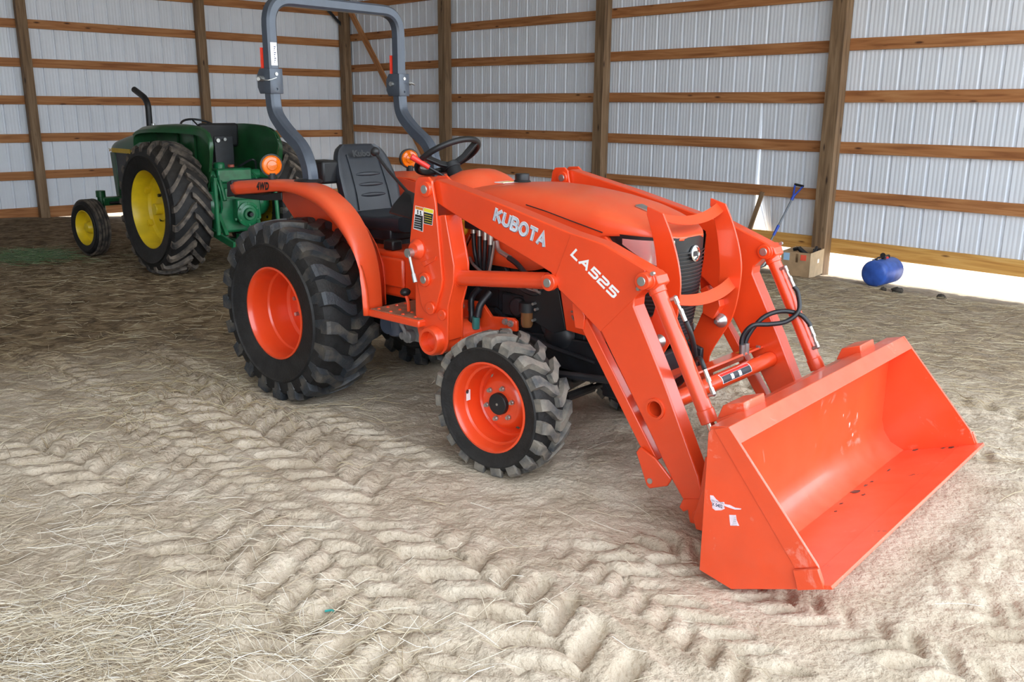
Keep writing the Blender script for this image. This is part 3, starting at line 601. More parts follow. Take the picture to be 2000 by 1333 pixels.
# seat
def cush(xs_,prof): pass
b=MB(); rs=[]
BK=[(0.065,.94,.185,.05),(0.045,1.02,.205,.055),(.02,1.12,.215,.055),(-.015,1.22,.210,.05),(-.05,1.31,.19,.045),(-.068,1.355,.165,.04),(-.078,1.385,.12,.025)]
for t in np.linspace(0,1,15):
    i=t*(len(BK)-1); x,z,w,d=[float(np.interp(i,range(len(BK)),[q[k] for q in BK])) for k in range(4)]
    rs.append([(x+.0+d*(math.copysign(abs(math.cos(a))**.6,math.cos(a)))-.02*(abs(math.sin(a))**4)*-1.5,w*math.copysign(abs(math.sin(a))**.55,math.sin(a)),z) for a in np.linspace(0,2*pi,29)[:-1]])
b.rings(rs); sb=b.build('seat_back',VINYL,T,smooth=60)
b=MB()
for k in range(3):
    z=1.10+k*.058; x=float(np.interp(z,[q[1] for q in BK],[q[0]+q[3] for q in BK]))
    MB().ball((x-.002,0,z),.1,(.09,.95,.14),18).build('back_rib',VINYL,sb,smooth=60)
for y in (-.125,.125): MB().sweep([(float(np.interp(z,[q[1] for q in BK],[q[0]+q[3] for q in BK]))+.0015,y*(1-.25*(z-1)),z) for z in np.linspace(1.02,1.33,8)],[(.005,-.005),(.005,.005),(-.005,.005),(-.005,-.005)],up=(0,1,0)).build('back_piping',VINYL,sb)
b=MB(); rs=[]
for t in np.linspace(0,1,13):
    x=.02+.50*t; w=.215-.02*abs(t-.5); top=1.025-.025*math.sin(t*pi)+.016*t; bt=.915
    if t>.9: top-=.02*(t-.9)/.1; bt+=.012*(t-.9)/.1
    rs.append([(x,w*math.copysign(abs(math.cos(a))**.5,math.cos(a)),(top+bt)/2+(top-bt)/2*math.copysign(abs(math.sin(a))**.6,math.sin(a))+(.016*abs(math.cos(a))**3 if math.sin(a)>0 else 0)) for a in np.linspace(0,2*pi,25)[:-1]])
b.rings(rs); b.build('seat_cushion',VINYL,T,smooth=60)
b=MB().box(-.16,.0,-.30,-.16,1.17,1.30) ; b.build('document_box',BLACK,T,bev=.015)
MB().box(.395,.425,-.10,-.07,.945,.972).build('seat_tag',STEEL,T)
# loader control lever
b=MB().tube(rounded([(.60,-.42,1.37),(.70,-.42,1.285),(.85,-.42,1.18),(.88,-.42,1.12)],.05),.008,8); jl=b.build('loader_lever',BLACK,T)
MB().ball((.598,-.42,1.378),.024).build('lever_knob',BLACK,jl)
b=MB(); b.rings([[(.75,-.48,1.08),(.98,-.48,1.06),(.98,-.36,1.06),(.75,-.36,1.08)],[(.78,-.47,1.13),(.93,-.47,1.15),(.93,-.37,1.15),(.78,-.37,1.13)],[(.83,-.435,1.20),(.89,-.435,1.18),(.89,-.405,1.18),(.83,-.405,1.20)]]); b.build('lever_boot',BLACK,jl,bev=.01)
MB().prism([(.90,.70),(1.06,.70),(1.06,1.0),(.98,1.02),(.93,.95)],-.40,-.36).build('lever_bracket',ORANGE,T,bev=.006)
# ------------------------------------------------------------------ loader
ARM=[(1.145,1.262),(1.175,1.276),(1.60,1.187),(1.958,1.102),(2.13,1.073),(2.336,.997),(2.385,.975),(2.40,.945),(2.375,.918),(2.33,.918),(2.288,.875),(2.286,.84),(2.444,.555),(2.618,.209),(2.652,.10),(2.650,.04),(2.625,.005),(2.592,.003),(2.572,.073),(2.506,.155),(2.383,.339),(2.132,.708),(2.075,.745),(2.021,.786),(1.96,.82),(1.905,.855),(1.882,.90),(1.86,.924),(1.55,1.032),(1.248,1.138),(1.17,1.168),(1.145,1.19)]
MAST=[(1.066,1.262),(1.085,1.284),(1.15,1.288),(1.172,1.270),(1.197,1.168),(1.236,.816),(1.228,.775),(1.188,.668),(1.165,.640),(1.14,.634),(1.112,.645),(1.093,.672),(1.017,.928),(1.019,.985)]
LOWP=[(1.035,.90),(1.033,.577),(1.055,.51),(1.084,.470),(1.125,.443),(1.17,.434),(1.215,.447),(1.245,.48),(1.255,.515),(1.258,.688),(1.297,.807),(1.300,.89),(1.245,1.12),(1.18,1.11),(1.10,1.0)]
def plate(poly,y0,y1): return MB().prism(poly,y0,y1)
for s in (-1,1):
    arm=cut(plate(ARM,s*.545,s*.465).build('loader_arm',ORANGE,T),(2.408,s*.60,.440),(2.408,s*.40,.440),.0335,32); bv_=arm.modifiers.new('bevel','BEVEL'); bv_.width=.006; bv_.segments=2; bv_.limit_method='ANGLE'; bv_.angle_limit=math.radians(40)
    # weld seam plate at the knee
    plate([(1.885,.905),(1.965,1.098),(2.13,1.070),(2.333,.992),(2.33,.92),(2.285,.87),(2.13,.712),(2.02,.79),(1.91,.858)],s*.548,s*.545).build('knee_plate',ORANGE,arm,bev=.0015)
    MB().lathe([(.033,-.004),(.046,-.004),(.044,.008),(.034,.008)],(2.408,s*.545,.440),(0,s,0),n=32,cyc=True).build('tube_end_ring',ORANGE,arm)
    b=plate(MAST,s*.577,s*.563); b.prism(MAST,s*.456,s*.444); mast=b.build('loader_mast',ORANGE,T,bev=.003)
    b=plate(LOWP,s*.563,s*.551).prism(LOWP,s*.468,s*.456); b.prism([(1.04,.60),(1.06,.60),(1.12,.98),(1.10,.99)],s*.551,s*.468); b.prism([(1.24,.52),(1.255,.52),(1.255,.688),(1.295,.807),(1.298,.89),(1.243,1.118),(1.223,1.11),(1.276,.89),(1.275,.807),(1.24,.69)],s*.555,s*.465); b.build('mast_base',ORANGE,T,bev=.004)
    def pin(x,z,y0,y1,r,par,rp=None,nm='pivot_pin'):
        MB().cyl((x,s*y0,z),(x,s*y1,z),r,n=24).build('pin_boss',ORANGE,par,bev=.003)
        MB().cyl((x,s*y1,z),(x,s*(y1+.006),z),rp or r*.55,n=18).build(nm,STEEL,par,bev=.002)
    pin(1.145,1.232,.577,.596,.036,mast); pin(1.125,.805,.577,.592,.034,mast); pin(1.866,.884,.545,.572,.036,arm); pin(2.340,.953,.545,.580,.034,arm)
    pin(2.635,.045,.545,.556,.030,arm); pin(1.16,.67,.577,.590,.030,mast,.001); pin(1.225,.645,.563,.575,.026,mast,.001)
    for x_,z_,par_ in ((2.340,.953,arm),(1.145,1.232,mast)):
        y_=.465 if par_ is arm else .444; MB().cyl((x_,s*y_,z_),(x_,s*(y_-.016),z_),.033,n=20).build('pin_boss',ORANGE,par_,bev=.003); MB().cyl((x_,s*(y_-.016),z_),(x_,s*(y_-.022),z_),.019,n=16).build('pivot_pin',STEEL,par_,bev=.002)
    # spring pins beside the cylinder pin
    for x_,z_ in ((2.313,.918),(2.375,.985)): MB().cyl((x_,s*.55,z_),(x_,s*.565,z_),.0085,n=8).build('pin_bolt',STEEL,arm)
    # lock handle on the mast
    b=MB().lathe([(0,0),(.05,0),(.05,.006),(.032,.03),(0,.031)],(1.072,s*.577,.945),(0,s,0),n=20); b.prism([(1.10,.885),(1.205,.925),(1.195,.905),(1.12,.865)],s*.577,s*.585); b.build('lock_boss',ORANGE,mast,bev=.002)
    b=MB().cyl((1.062,s*.60,.930),(1.062,s*.635,.930),.022,n=16).cyl((1.066,s*.628,.925),(1.112,s*.635,.805),.0075,n=10).cyl((1.100,s*.633,.835),(1.115,s*.636,.797),.011,n=10); b.build('lock_handle',STEEL,mast)
    # lift cylinder (horizontal)
    b=MB().cyl((1.20,s*.51,.815),(1.815,s*.51,.878),.037,n=24).cyl((1.80,s*.51,.876),(1.875,s*.51,.884),.030,n=20).cyl((1.11,s*.51,.805),(1.22,s*.51,.817),.033,n=20); b.cyl((1.125,s*.55,.805),(1.125,s*.47,.805),.038,n=20); lc=b.build('lift_cylinder',ORANGE,T,bev=.003)
    MB().lathe([(.038,-.004),(.041,-.004),(.041,.004),(.038,.004)],(1.29,s*.51,.824),(.61,0,.063),n=24,cyc=True).build('cylinder_band',ORANGE,lc)
    # bucket cylinder
    p0=np.array((2.345,s*.505,.952)); p1=np.array((2.70,s*.505,.30)); d=norm(p1-p0)
    b=MB().cyl(p0-d*.015,p0+d*.06,.036,n=20).cyl(p0+d*.05,p0+d*.56,.0315,n=24).cyl(p0+d*.545,p0+d*.60,.035,n=24); b.cyl((2.345,s*.46,.952),(2.345,s*.55,.952),.036,n=20); bc=b.build('bucket_cylinder',ORANGE,T,bev=.003)
    MB().cyl(p0+d*.58,p1,.017,n=16).build('cylinder_rod',CHROME,bc)
    q=np.cross(d,(0,1,0)); q=q if q[0]>0 else -q
    for t0,t1 in ((.10,.0),(.50,.0)):
        a=p0+d*t0+q*.036+np.array((0,-s*.0+(.02 if s<0 else -.02),0)); 
        sg_=1 if t0<.3 else -1; b=MB().cyl(a-q*.01,a+q*.012,.008,n=10).ball(a+q*.014,.0105).cyl(a+q*.014,a+q*.014+d*.025*sg_,.0105,n=6).cyl(a+q*.014+d*.025*sg_,a+q*.016+d*.05*sg_,.0065,n=10).cyl(a+q*.016+d*.05*sg_,a+q*.017+d*.065*sg_,.011,n=6).cyl(a+q*.017+d*.06*sg_,a+q*.018+d*.10*sg_,.009,n=10); b.build('hose_fitting',STEEL,bc)
    # parking stand folded under the arm
    pA=np.array((2.02,s*.500,.735)); pB=np.array((2.40,s*.505,.205)); d=norm(pB-pA)
    b=MB().sweep([pA,pB],[(.024,-.024),(.024,.024),(-.024,.024),(-.024,-.024)],up=(0,1,0)); st=b.build('parking_stand',ORANGE,T,bev=.004)
    plate([(1.965,.80),(1.985,.835),(2.035,.76),(2.03,.70),(1.985,.70)],s*.53,s*.52).build('stand_bracket',ORANGE,st,bev=.003)
    plate([(2.328,.235),(2.345,.262),(2.420,.232),(2.500,.165),(2.483,.130),(2.40,.095),(2.385,.105)],s*.548,s*.535).build('stand_lock_plate',ORANGE,st,bev=.004)
    MB().cyl((2.402,s*.546,.130),(2.402,s*.552,.130),.012,n=14).build('stand_bolt',STEEL,st)
    plate([(2.56,.10),(2.545,.06),(2.565,.045),(2.585,.06),(2.60,.02),(2.64,-.005),(2.665,.03),(2.665,.30),(2.645,.30),(2.63,.12)],s*.552,s*.540).build('coupler_hook',ORANGE,T,bev=.003)
    # subframe plate bolted to the engine
    sp_=plate([(1.086,.50),(1.086,.645),(1.10,.66),(1.225,.668),(1.245,.655),(1.297,.605),(1.44,.618),(1.462,.605),(1.464,.555),(1.35,.545),(1.25,.48)],s*.305,s*.285).build('subframe_plate',ORANGE,T,bev=.004)
    for (x,z) in ((1.10,.628),(1.165,.622),(1.395,.595),(1.43,.59)): MB().cyl((x,s*.305,z),(x,s*.312,z),.017,n=14).cyl((x,s*.31,z),(x,s*.322,z),.012,n=6).build('bolt',STEEL,sp_)
b=MB().lathe([(.050,-.606),(.064,-.606),(.072,-.592),(.072,.592),(.064,.606),(.050,.606)],(1.164,0,.51),(0,1,0),n=32,cyc=True); b.build('torque_tube',ORANGE,T,smooth=30)
MB().cyl((1.164,-.3,.51),(1.164,.3,.51),.0515,n=28).build('tube_plug',ORANGE,T)
# cross tube between the arms, line cover and its plates
ct=MB().lathe([(.0315,-.54),(.036,-.54),(.036,.54),(.0315,.54)],(2.408,0,.440),(0,1,0),n=32,cyc=True).build('cross_tube',ORANGE,T)
b=MB(); A0,A1=math.radians(80),math.radians(5)
def onct(y,a,r): return (2.408+r*math.cos(a),y,.440+r*math.sin(a))
def wrap(y0,y1,a0,a1,r): 
    return MB().rings([[onct(y,a,r) for a in np.linspace(a0,a1,8)] for y in (y0,y1)],closed=False)
wrap(-.06,.21,1.35,.02,.0366).build('tube_label',WHITE,ct,smooth=60); wrap(-.055,.205,1.30,.92,.037).build('label_header',REDP,ct,smooth=60)
wrap(-.055,.205,.90,.06,.0371).build('label_text_field',GREY,ct,smooth=60); wrap(.09,.115,.80,.16,.0374).build('label_patch',WHITE,ct,smooth=60); wrap(.02,.045,.80,.16,.0374).build('label_patch',WHITE,ct,smooth=60)
for k in range(6): wrap(-.05,.20,.86-.13*k,.80-.13*k,.0372).build('label_print',PRINT,ct,smooth=60)
lc_=MB().prism([(2.268,.470),(2.368,.500),(2.372,.490),(2.270,.460)],-.465,.465).prism([(2.266,.468),(2.273,.468),(2.273,.41),(2.266,.41)],-.465,.465).build('line_cover',ORANGE,T,bev=.002)
MB().add([(2.305,.30,.4825),(2.345,.30,.4945),(2.345,.40,.4945),(2.305,.40,.4825)],[(0,1,2,3)]).build('cover_label',WARNY,lc_,smooth=0)
for y_ in (-.43,.43): MB().cyl((2.36,y_,.49),(2.36,y_,.505),.012,n=6).build('cover_bolt',STEEL,lc_)
# brush guard
FG=[(2.150,1.200),(2.228,1.182),(2.272,1.098),(2.312,.99),(2.330,.89),(2.322,.765),(2.300,.66),(2.262,.585),(2.225,.52),(2.195,.452),(2.195,.41)]
BG=[(2.150,1.170),(2.190,1.06),(2.212,.95),(2.220,.86),(2.212,.78),(2.185,.70),(2.150,.675),(2.120,.60),(2.08,.52),(2.04,.47),(2.04,.41)]
gpoly=[(a,c) for a,_,c in catmull([(x,0,z) for x,z in FG[1:]],3)]+[(a,c) for a,_,c in catmull([(x,0,z) for x,z in BG],3)][::-1]+[(2.15,1.204)]
for s in (-1,1):
    gp=plate(gpoly,s*.270,s*.260).build('guard_plate',ORANGE,T,bev=.002)
    MB().lathe([(.034,0),(.034,.004),(.024,.012),(.018,.03),(.012,.034),(.010,.05),(0,.052)],(2.245,-.262 if s<0 else .260,.640),(0,-1,0),n=22).build('guard_bolt',STEEL,gp,smooth=45)
    plate([(2.17,.73),(2.25,.745),(2.258,.715),(2.225,.65),(2.17,.67)],s*.262,s*.215).build('guard_gusset',ORANGE,gp,bev=.002)
def band(z,x0,sag,h):
    rs=[]
    for y in np.linspace(-.262,.262,17):
        k=1-(y/.262)**2; x=x0+.02*k; zz=z-sag*k; rs.append([(x-.022,y,zz+h/2),(x-.016,y,zz+h/2+.003),(x+.022,y,zz-h/2+.003),(x+.016,y,zz-h/2)])
    return MB().rings(rs)
band(1.165,2.200,.035,.034).build('guard_band',ORANGE,T,smooth=30); band(.825,2.285,.030,.042).build('guard_band',ORANGE,T,smooth=30)
MB().box(2.02,2.215,-.275,.275,.398,.412).box(2.20,2.215,-.275,.275,.345,.41).build('guard_foot',ORANGE,T,bev=.002)
# hydraulic hoses
def hose(pts,r,name='hydraulic_hose',mt=HOSE): return MB().tube(catmull(pts,7),r,10).build(name,mt,T,smooth=60)
hose([(2.36,.27,.49),(2.352,.275,.57),(2.385,.30,.63),(2.44,.36,.635),(2.50,.41,.65),(2.535,.455,.70),(2.51,.485,.775),(2.489,.485,.802)],.011)
hose([(2.36,.31,.49),(2.355,.315,.56),(2.40,.36,.655),(2.46,.42,.69),(2.53,.47,.68),(2.572,.485,.645),(2.584,.485,.627)],.011)
for y,x in ((.27,2.36),(.31,2.36)): MB().cyl((x,y,.488),(x-.002,y,.54),.014,n=12).build('hose_ferrule',STEEL,T)
hose([(2.489,-.485,.802),(2.505,-.465,.745),(2.50,-.42,.66),(2.47,-.37,.58),(2.41,-.34,.53),(2.36,-.33,.49)],.011)
hose([(2.584,-.485,.627),(2.55,-.47,.66),(2.50,-.43,.62),(2.43,-.40,.52),(2.37,-.38,.485)],.010)
b=MB(); 
for k,(x,z) in enumerate(((1.205,1.03),(1.245,1.02),(1.283,1.005),(1.318,.985))):
    MB().cyl((x,-.33,z+.03),(x,-.33,z-.02),.014,n=12).build('hose_ferrule',STEEL,T)
    hose([(x,-.33,z-.01),(x+.004-.004*k,-.33,z-.09),(x+.012-.014*k,-.32,z-.16),(x-.02*k,-.26,.74)],.011)
MB().box(1.17,1.36,-.36,-.28,1.03,1.10).build('hydraulic_coupler_block',ENGINE,T,bev=.008)
MB().tube(rounded([(1.345,-.33,.985),(1.325,-.33,.90),(1.305,-.33,.815),(1.285,-.33,.812),(1.20,-.33,.855),(1.15,-.30,.88)],.02),.0075,8).build('steel_pipe',STEEL,T)
MB().tube(rounded([(1.355,-.33,.985),(1.375,-.34,.945),(1.43,-.35,.93),(1.47,-.36,.922)],.03),.011,8).build('steel_pipe',STEEL,T)
hose([(1.46,-.36,.922),(1.52,-.37,.90),(1.58,-.38,.865),(1.66,-.40,.83)],.013)
MB().tube(rounded([(1.06,-.33,.95),(1.10,-.33,.93),(1.14,-.33,.92),(1.19,-.33,1.0)],.02),.0075,8).build('steel_pipe',CHROME,T)
b=MB().tube(rounded([(1.085,-.33,1.06),(1.09,-.33,.99),(1.088,-.33,.94)],.02),.009,8).cyl((1.088,-.36,.935),(1.088,-.31,.935),.022,n=14); b.ball((1.135,-.33,1.03),.03,(1,.7,1.3)); b.build('dust_caps',YELLOW,T)
hose([(1.22,-.30,.74),(1.18,-.32,.68),(1.20,-.34,.60),(1.19,-.34,.53)],.016); hose([(1.27,-.28,.72),(1.25,-.33,.66),(1.245,-.345,.60)],.018)
MB().cyl((1.235,-.345,.60),(1.232,-.345,.54),.02,n=12).build('teal_connector',mat('teal_plastic',(.03,.16,.14),.4),T)
b=MB().cyl((.62,-.40,.47),(.62,-.28,.47),.055,n=18).cyl((.66,-.35,.54),(.66,-.35,.41),.05,n=16); b.build('hydraulic_filter',mat('dark_blue_grey',(.04,.05,.075),.45),T,bev=.01)
b=MB().box(.72,.84,-.36,-.24,.40,.52).cyl((.78,-.40,.43),(.78,-.34,.43),.035,n=12).cyl((.74,-.40,.50),(.80,-.38,.40),.014,n=8).cyl((.72,-.38,.42),(.72,-.34,.42),.022,n=10); b.build('pump_casting',mat('cast_metal',(.22,.22,.22),.55,.4,.3,20),T,bev=.008)
# ------------------------------------------------------------------ bucket
SH=[(2.815,.545),(2.889,.564),(2.936,.514),(2.845,.492),(2.838,.46),(2.838,.14),(2.853,.085),(2.89,.035),(2.955,.008),(3.19,.088),(3.284,.122),(3.288,.112),(3.19,.074),(2.945,-.022),(2.828,-.004),(2.815,.03)]
bk=MB().prism(SH,-.846,.846).build('bucket_shell',BUCKET,T,bev=.002)
SIDE=[(2.815,.525),(2.826,.540),(2.891,.565),(3.2378,.172),(3.262,.118),(3.19,.070),(2.943,-.024),(2.815,.0045)]
for s in (-1,1):
    sp_=plate(SIDE,s*.855,s*.845).build('bucket_side_plate',BUCKET,bk,bev=.0015)
    plate([(2.838,.543),(2.891,.565),(3.2378,.172),(3.165,.138)],s*.8585,s*.855).build('side_edge_strip',BUCKET,bk,bev=.001)
    plate([(3.162,.136),(3.245,.170),(3.272,.108),(3.184,.070)],s*.872,s*.855).build('side_cutter',BUCKET,bk,bev=.003)
    for y in (.40,.60): plate([(2.70,.30),(2.79,.53),(2.828,.545),(2.828,.50),(2.818,.05),(2.72,.02),(2.655,.02),(2.64,.06)],s*y-.006,s*y+.006).build('bucket_ear',BUCKET,bk,bev=.002)
    MB().prism([(2.725,.495),(2.745,.552),(2.828,.582),(2.838,.54)],s*.63,s*.47).build('bucket_bracket',BUCKET,bk,bev=.004)
MB().prism([(2.735,.50),(2.815,.545),(2.815,.50),(2.76,.47)],-.66,.66).build('bucket_rear_rail',BUCKET,bk,bev=.004)
MB().prism([(3.195,.092),(3.292,.127),(3.298,.115),(3.200,.078)],-.868,.868).build('cutting_edge',BUCKET,bk,bev=.002)
SILVG=mat('grey_print',(.35,.36,.42),.6)
def flat(poly,y,mt,name,par): return MB().prism(poly,y,y-.0006).build(name,mt,par,smooth=0)
flat([(2.838,.300),(2.850,.302),(2.862,.292),(2.876,.286),(2.893,.291),(2.895,.284),(2.915,.287),(2.935,.283),(2.958,.287),(2.957,.283),(2.935,.276),(2.918,.276),(2.893,.277),(2.897,.267),(2.885,.258),(2.862,.250),(2.850,.255),(2.848,.272),(2.840,.285)],-.8552,PINKW,'torn_sticker',bk)
flat([(2.915,.250),(2.940,.257),(2.944,.240),(2.955,.222),(2.922,.212)],-.8552,PINKW,'torn_sticker',bk)
CHIPS=[(2.877, 0.178, 0.022, 0.03), (2.889, 0.013, 0.008, 0.012), (2.898, 0.265, 0.008, 0.02), (2.79, 0.32, 0.01, 0.012), (2.866, -0.087, 0.008, 0.01), (2.941, 0.493, 0.006, 0.02), (2.86, 0.83, 0.014, 0.022), (3.167, 0.83, 0.02, 0.02), (3.133, 0.83, 0.01, 0.014), (2.929, 0.128, 0.01, 0.016)]
SCRS=[(0.411, 0.225, 0.01, 0.016), (0.496, 0.247, 0.004, 0.016), (0.464, 0.162, 0.008, 0.01), (0.324, 0.291, 0.003, 0.008)]
CHIP=mat('bare_metal_chip',(.13,.09,.075),.6,.2,.4,40); SCR=mat('pale_scratch',(.86,.52,.46),.6,0,.1)
def blob(c,ex,ey,rx,ry,mt,name,seed):
    r_=random.Random(seed); n=11; ex,ey=norm(ex),norm(ey); nn=np.cross(ex,ey); pts=[]
    for k in range(n):
        a=2*pi*k/n; f=r_.uniform(.45,1.1); pts.append(np.array(c)+ex*rx*f*math.cos(a)+ey*ry*f*math.sin(a))
    b=MB().add([p_+nn*.0004 for p_ in pts]+[p_-nn*.0004 for p_ in pts],[tuple(range(n)),tuple(range(n,2*n))[::-1]]+[(i,(i+1)%n,(i+1)%n+n,i+n) for i in range(n)]); b.build(name,mt,bk,smooth=0)
for k,(x_,y_,rx,ry) in enumerate(CHIPS):
    x_=max(x_,2.975+.006*k)
    blob((x_,y_,.0095+(x_-2.955)*.3404),(1,0,.3404),(0,1,0),rx,ry,CHIP,'paint_chip',k)
for k,(y_,z_,ry,rz) in enumerate(SCRS): blob((2.8385,y_,z_),(0,1,0),(0,0,1),ry,rz,SCR,'paint_scratch',50+k)
# lettering
def text(body,size_w,P,e1_,e2_,mt,name,par,offs=0,lift=0,shear=0,space=1,h=None,bold=0):
    c=D.curves.new(name,'FONT'); c.body=body; c.size=1; c.align_x='LEFT'; c.shear=shear; c.space_character=space; c.offset=0
    o=D.objects.new('tmp',c); COL.objects.link(o); bpy.context.view_layer.update()
    dg=bpy.context.evaluated_depsgraph_get(); e=o.evaluated_get(dg); m0=e.to_mesh(); xs_=[v.co.x for v in m0.vertices]; ys_=[v.co.y for v in m0.vertices]
    x0,x1,y0,y1=min(xs_),max(xs_),min(ys_),max(ys_); e.to_mesh_clear()
    kx=size_w/(x1-x0); ky=(h/(y1-y0)) if h else kx
    c.offset=(offs+bold)/ky; bpy.context.view_layer.update(); dg=bpy.context.evaluated_depsgraph_get(); e=o.evaluated_get(dg); me=D.meshes.new_from_object(e)
    D.objects.remove(o)
    e1_,e2_=np.array(norm(e1_)),np.array(norm(e2_)); n_=np.cross(e1_,e2_)
    for v in me.vertices: v.co=Vector(np.array(P)+e1_*(v.co.x-x0)*kx+e2_*(v.co.y-y0)*ky+n_*lift)
    me.materials.clear(); me.materials.append(mt); return link(name,me,par)
text('X 5402',.040,(2.848,-.8560,.264),(1,0,.06),(-.06,0,1),NAVY,'sticker_print',bk,h=.012,bold=.0004)
text('DESCRIPTION',.046,(2.845,-.8560,.279),(1,0,.06),(-.06,0,1),NAVY,'sticker_print',bk,h=.007)
for k in range(5): flat([(2.928+.002*k,.216+.007*k),(2.948-.002*k,.221+.007*k),(2.948-.002*k,.223+.007*k),(2.928+.002*k,.218+.007*k)],-.8560,SILVG,'sticker_line',bk)
armN=[o for o in T.children if o.name.startswith('loader_arm')][0]; mastN=[o for o in T.children if o.name.startswith('loader_mast')][0]
SILV=mat('silver_print',(.60,.64,.72),.35,.1,.2,30)
e1_=(.309,0,-.094); e2_=(.094,0,.309)
def arcp(cx,cy,rx,ry,a0,a1,n=10): return [(cx+rx*math.cos(a),cy+ry*math.sin(a)) for a in np.linspace(a0,a1,n)]
GLY={'K':(.66,[[(0,0),(0,1)],[(.02,.42),(.60,1)],[(.20,.60),(.66,0)]]),
 'U':(.66,[[(0,1),(0,.32)]+arcp(.33,.32,.33,.32,pi,2*pi,9)+[(.66,1)]]),
 'B':(.60,[[(0,0),(0,1),(.32,1)]+arcp(.32,.76,.22,.24,pi/2,-pi/2,8)+[(.05,.52)],[(.05,.52),(.34,.52)]+arcp(.34,.26,.26,.26,pi/2,-pi/2,8)+[(0,0)]]),
 'O':(.76,[arcp(.38,.5,.38,.5,0,2*pi,25)]),'T':(.64,[[(0,1),(.64,1)],[(.32,1),(.32,0)]]),'A':(.70,[[(0,0),(.35,1),(.70,0)],[(.15,.33),(.55,.33)]]),
 'L':(.52,[[(0,1),(0,0),(.52,0)]]),'5':(.62,[[(.62,1),(.04,1),(.04,.56),(.52,.56),(.62,.46),(.62,.10),(.52,0),(0,0)]]),'2':(.62,[[(0,1),(.52,1),(.62,.90),(.62,.62),(.52,.52),(.10,.52),(0,.42),(0,0),(.62,0)]])}
def strokes(body,gap,hw,P,e1v,e2v,width,height,y,thick,mt,name,par,shear=0,dx=0,dz=0):
    tot=sum(GLY[c][0] for c in body)+gap*(len(body)-1); kx=width/tot; ky=height; e1v,e2v=norm(e1v),norm(e2v); b=MB(); x0=0; ks_=0
    for c in body:
        for st in GLY[c][1]:
            pts=[np.array(((x0+px_)*kx+shear*py_*ky,py_*ky)) for px_,py_ in st]; pts=[pts[0]]+[b_ for a_,b_ in zip(pts[:-1],pts[1:]) if np.linalg.norm(a_-b_)>1e-6]
            cl=np.linalg.norm(pts[0]-pts[-1])<1e-6; n=len(pts); lf=[];rt=[]
            for i,p in enumerate(pts):
                a=pts[i-1] if i>0 else (pts[-2] if cl else 2*p-pts[1]); c_=pts[i+1] if i<n-1 else (pts[1] if cl else 2*p-pts[-2])
                d1=norm(p-a); d2=norm(c_-p); nn=np.array((-(d1+d2)[1],(d1+d2)[0])); nn=norm(nn); sc=1/max(.55,nn@np.array((-d1[1],d1[0])))
                e=0
                q_=p.copy()
                if not cl and i==0: q_=p-d2*hw*.55
                if not cl and i==n-1: q_=p+d1*hw*.55
                lf.append(q_+nn*hw*sc); rt.append(q_-nn*hw*sc)
            W3=lambda t,yy:tuple(np.array((P[0]+dx,yy,P[1]+dz))+np.array(e1v)*t[0]+np.array(e2v)*t[1])
            ks_+=1; b.rings([[W3(l,y-ks_*.00005),W3(r,y-ks_*.00005)] for l,r in zip(lf,rt)],closed=False)
        x0+=GLY[c][0]+gap
    return b.build(name,mt,par,smooth=0)
for hw_,yy,mt_,nm,dx_,dz_ in ((.0086,-.5454,WHITE,'lettering_halo',.001,.001),(.0072,-.5465,NAVY,'lettering_outline',-.0005,-.0010),(.0056,-.5476,SILV,'brand_lettering',0,0)):
    strokes('KUBOTA',.30,hw_,(1.535,1.120),e1_,e2_,.298,.050,yy,.0006,mt_,nm,armN,dx=dx_,dz=dz_)
strokes('LA525',.24,.0050,(1.972,1.012),(.226,0,-.154),(.154,0,.226),.262,.034,-.5484,.0006,WHITE,'model_lettering',armN,shear=.18)
# warning labels on the mast
def q(a,b_,c,d,y,mt,name): return flat([a,b_,c,d],y,mt,name,mastN)
q((1.062,1.150),(1.118,1.145),(1.112,1.030),(1.045,1.040),-.5772,WHITE,'warning_label'); q((1.064,1.148),(1.116,1.143),(1.115,1.130),(1.063,1.135),-.5776,WARNO,'label_header')
q((1.061,1.110),(1.1135,1.105),(1.109,1.033),(1.048,1.042),-.5776,PRINT,'label_text_field')
q((1.120,1.146),(1.186,1.140),(1.176,1.066),(1.117,1.070),-.5772,WHITE,'caution_label'); q((1.1215,1.144),(1.184,1.138),(1.182,1.122),(1.1205,1.128),-.5776,WARNY,'label_header'); q((1.1205,1.125),(1.182,1.119),(1.174,1.068),(1.119,1.072),-.5776,PRINT,'label_text_field')
text('WARNING',.034,(1.074,-.5780,1.1335),(1,0,-.09),(.09,0,1),PRINT,'label_word',mastN,h=.008); text('CAUTION',.042,(1.134,-.5780,1.1265),(1,0,-.09),(.09,0,1),PRINT,'label_word',mastN,h=.009)
for k in range(6): q((1.060-.002*k,1.098-.011*k),(1.1-.002*(k%2),1.095-.011*k),(1.1-.002*(k%2),1.093-.011*k),(1.060-.002*k,1.096-.011*k),-.5780,WHITE,'label_line')
for k in range(4): q((1.124,1.115-.011*k),(1.172,1.111-.011*k),(1.172,1.109-.011*k),(1.124,1.113-.011*k),-.5780,WARNY,'label_line')
b=MB().cyl((1.079,-.5776,1.126),(1.079,-.5782,1.126),.005,n=8).prism([(1.074,1.112),(1.084,1.112),(1.081,1.122),(1.077,1.122)],-.5776,-.5782).cyl((1.098,-.5776,1.123),(1.098,-.5782,1.123),.005,n=8).prism([(1.090,1.110),(1.106,1.109),(1.100,1.119)],-.5776,-.5782); b.build('label_pictogram',PRINT,mastN)
fdr=[o for o in T.children if o.name.startswith('fender')][0]
text('4WD',.115,(-.175,-.6205,1.150),(1,0,.055),(-.055,0,1),BLACK,'badge',fdr,lift=.001,h=.038,shear=.3,bold=.003,space=1.2)
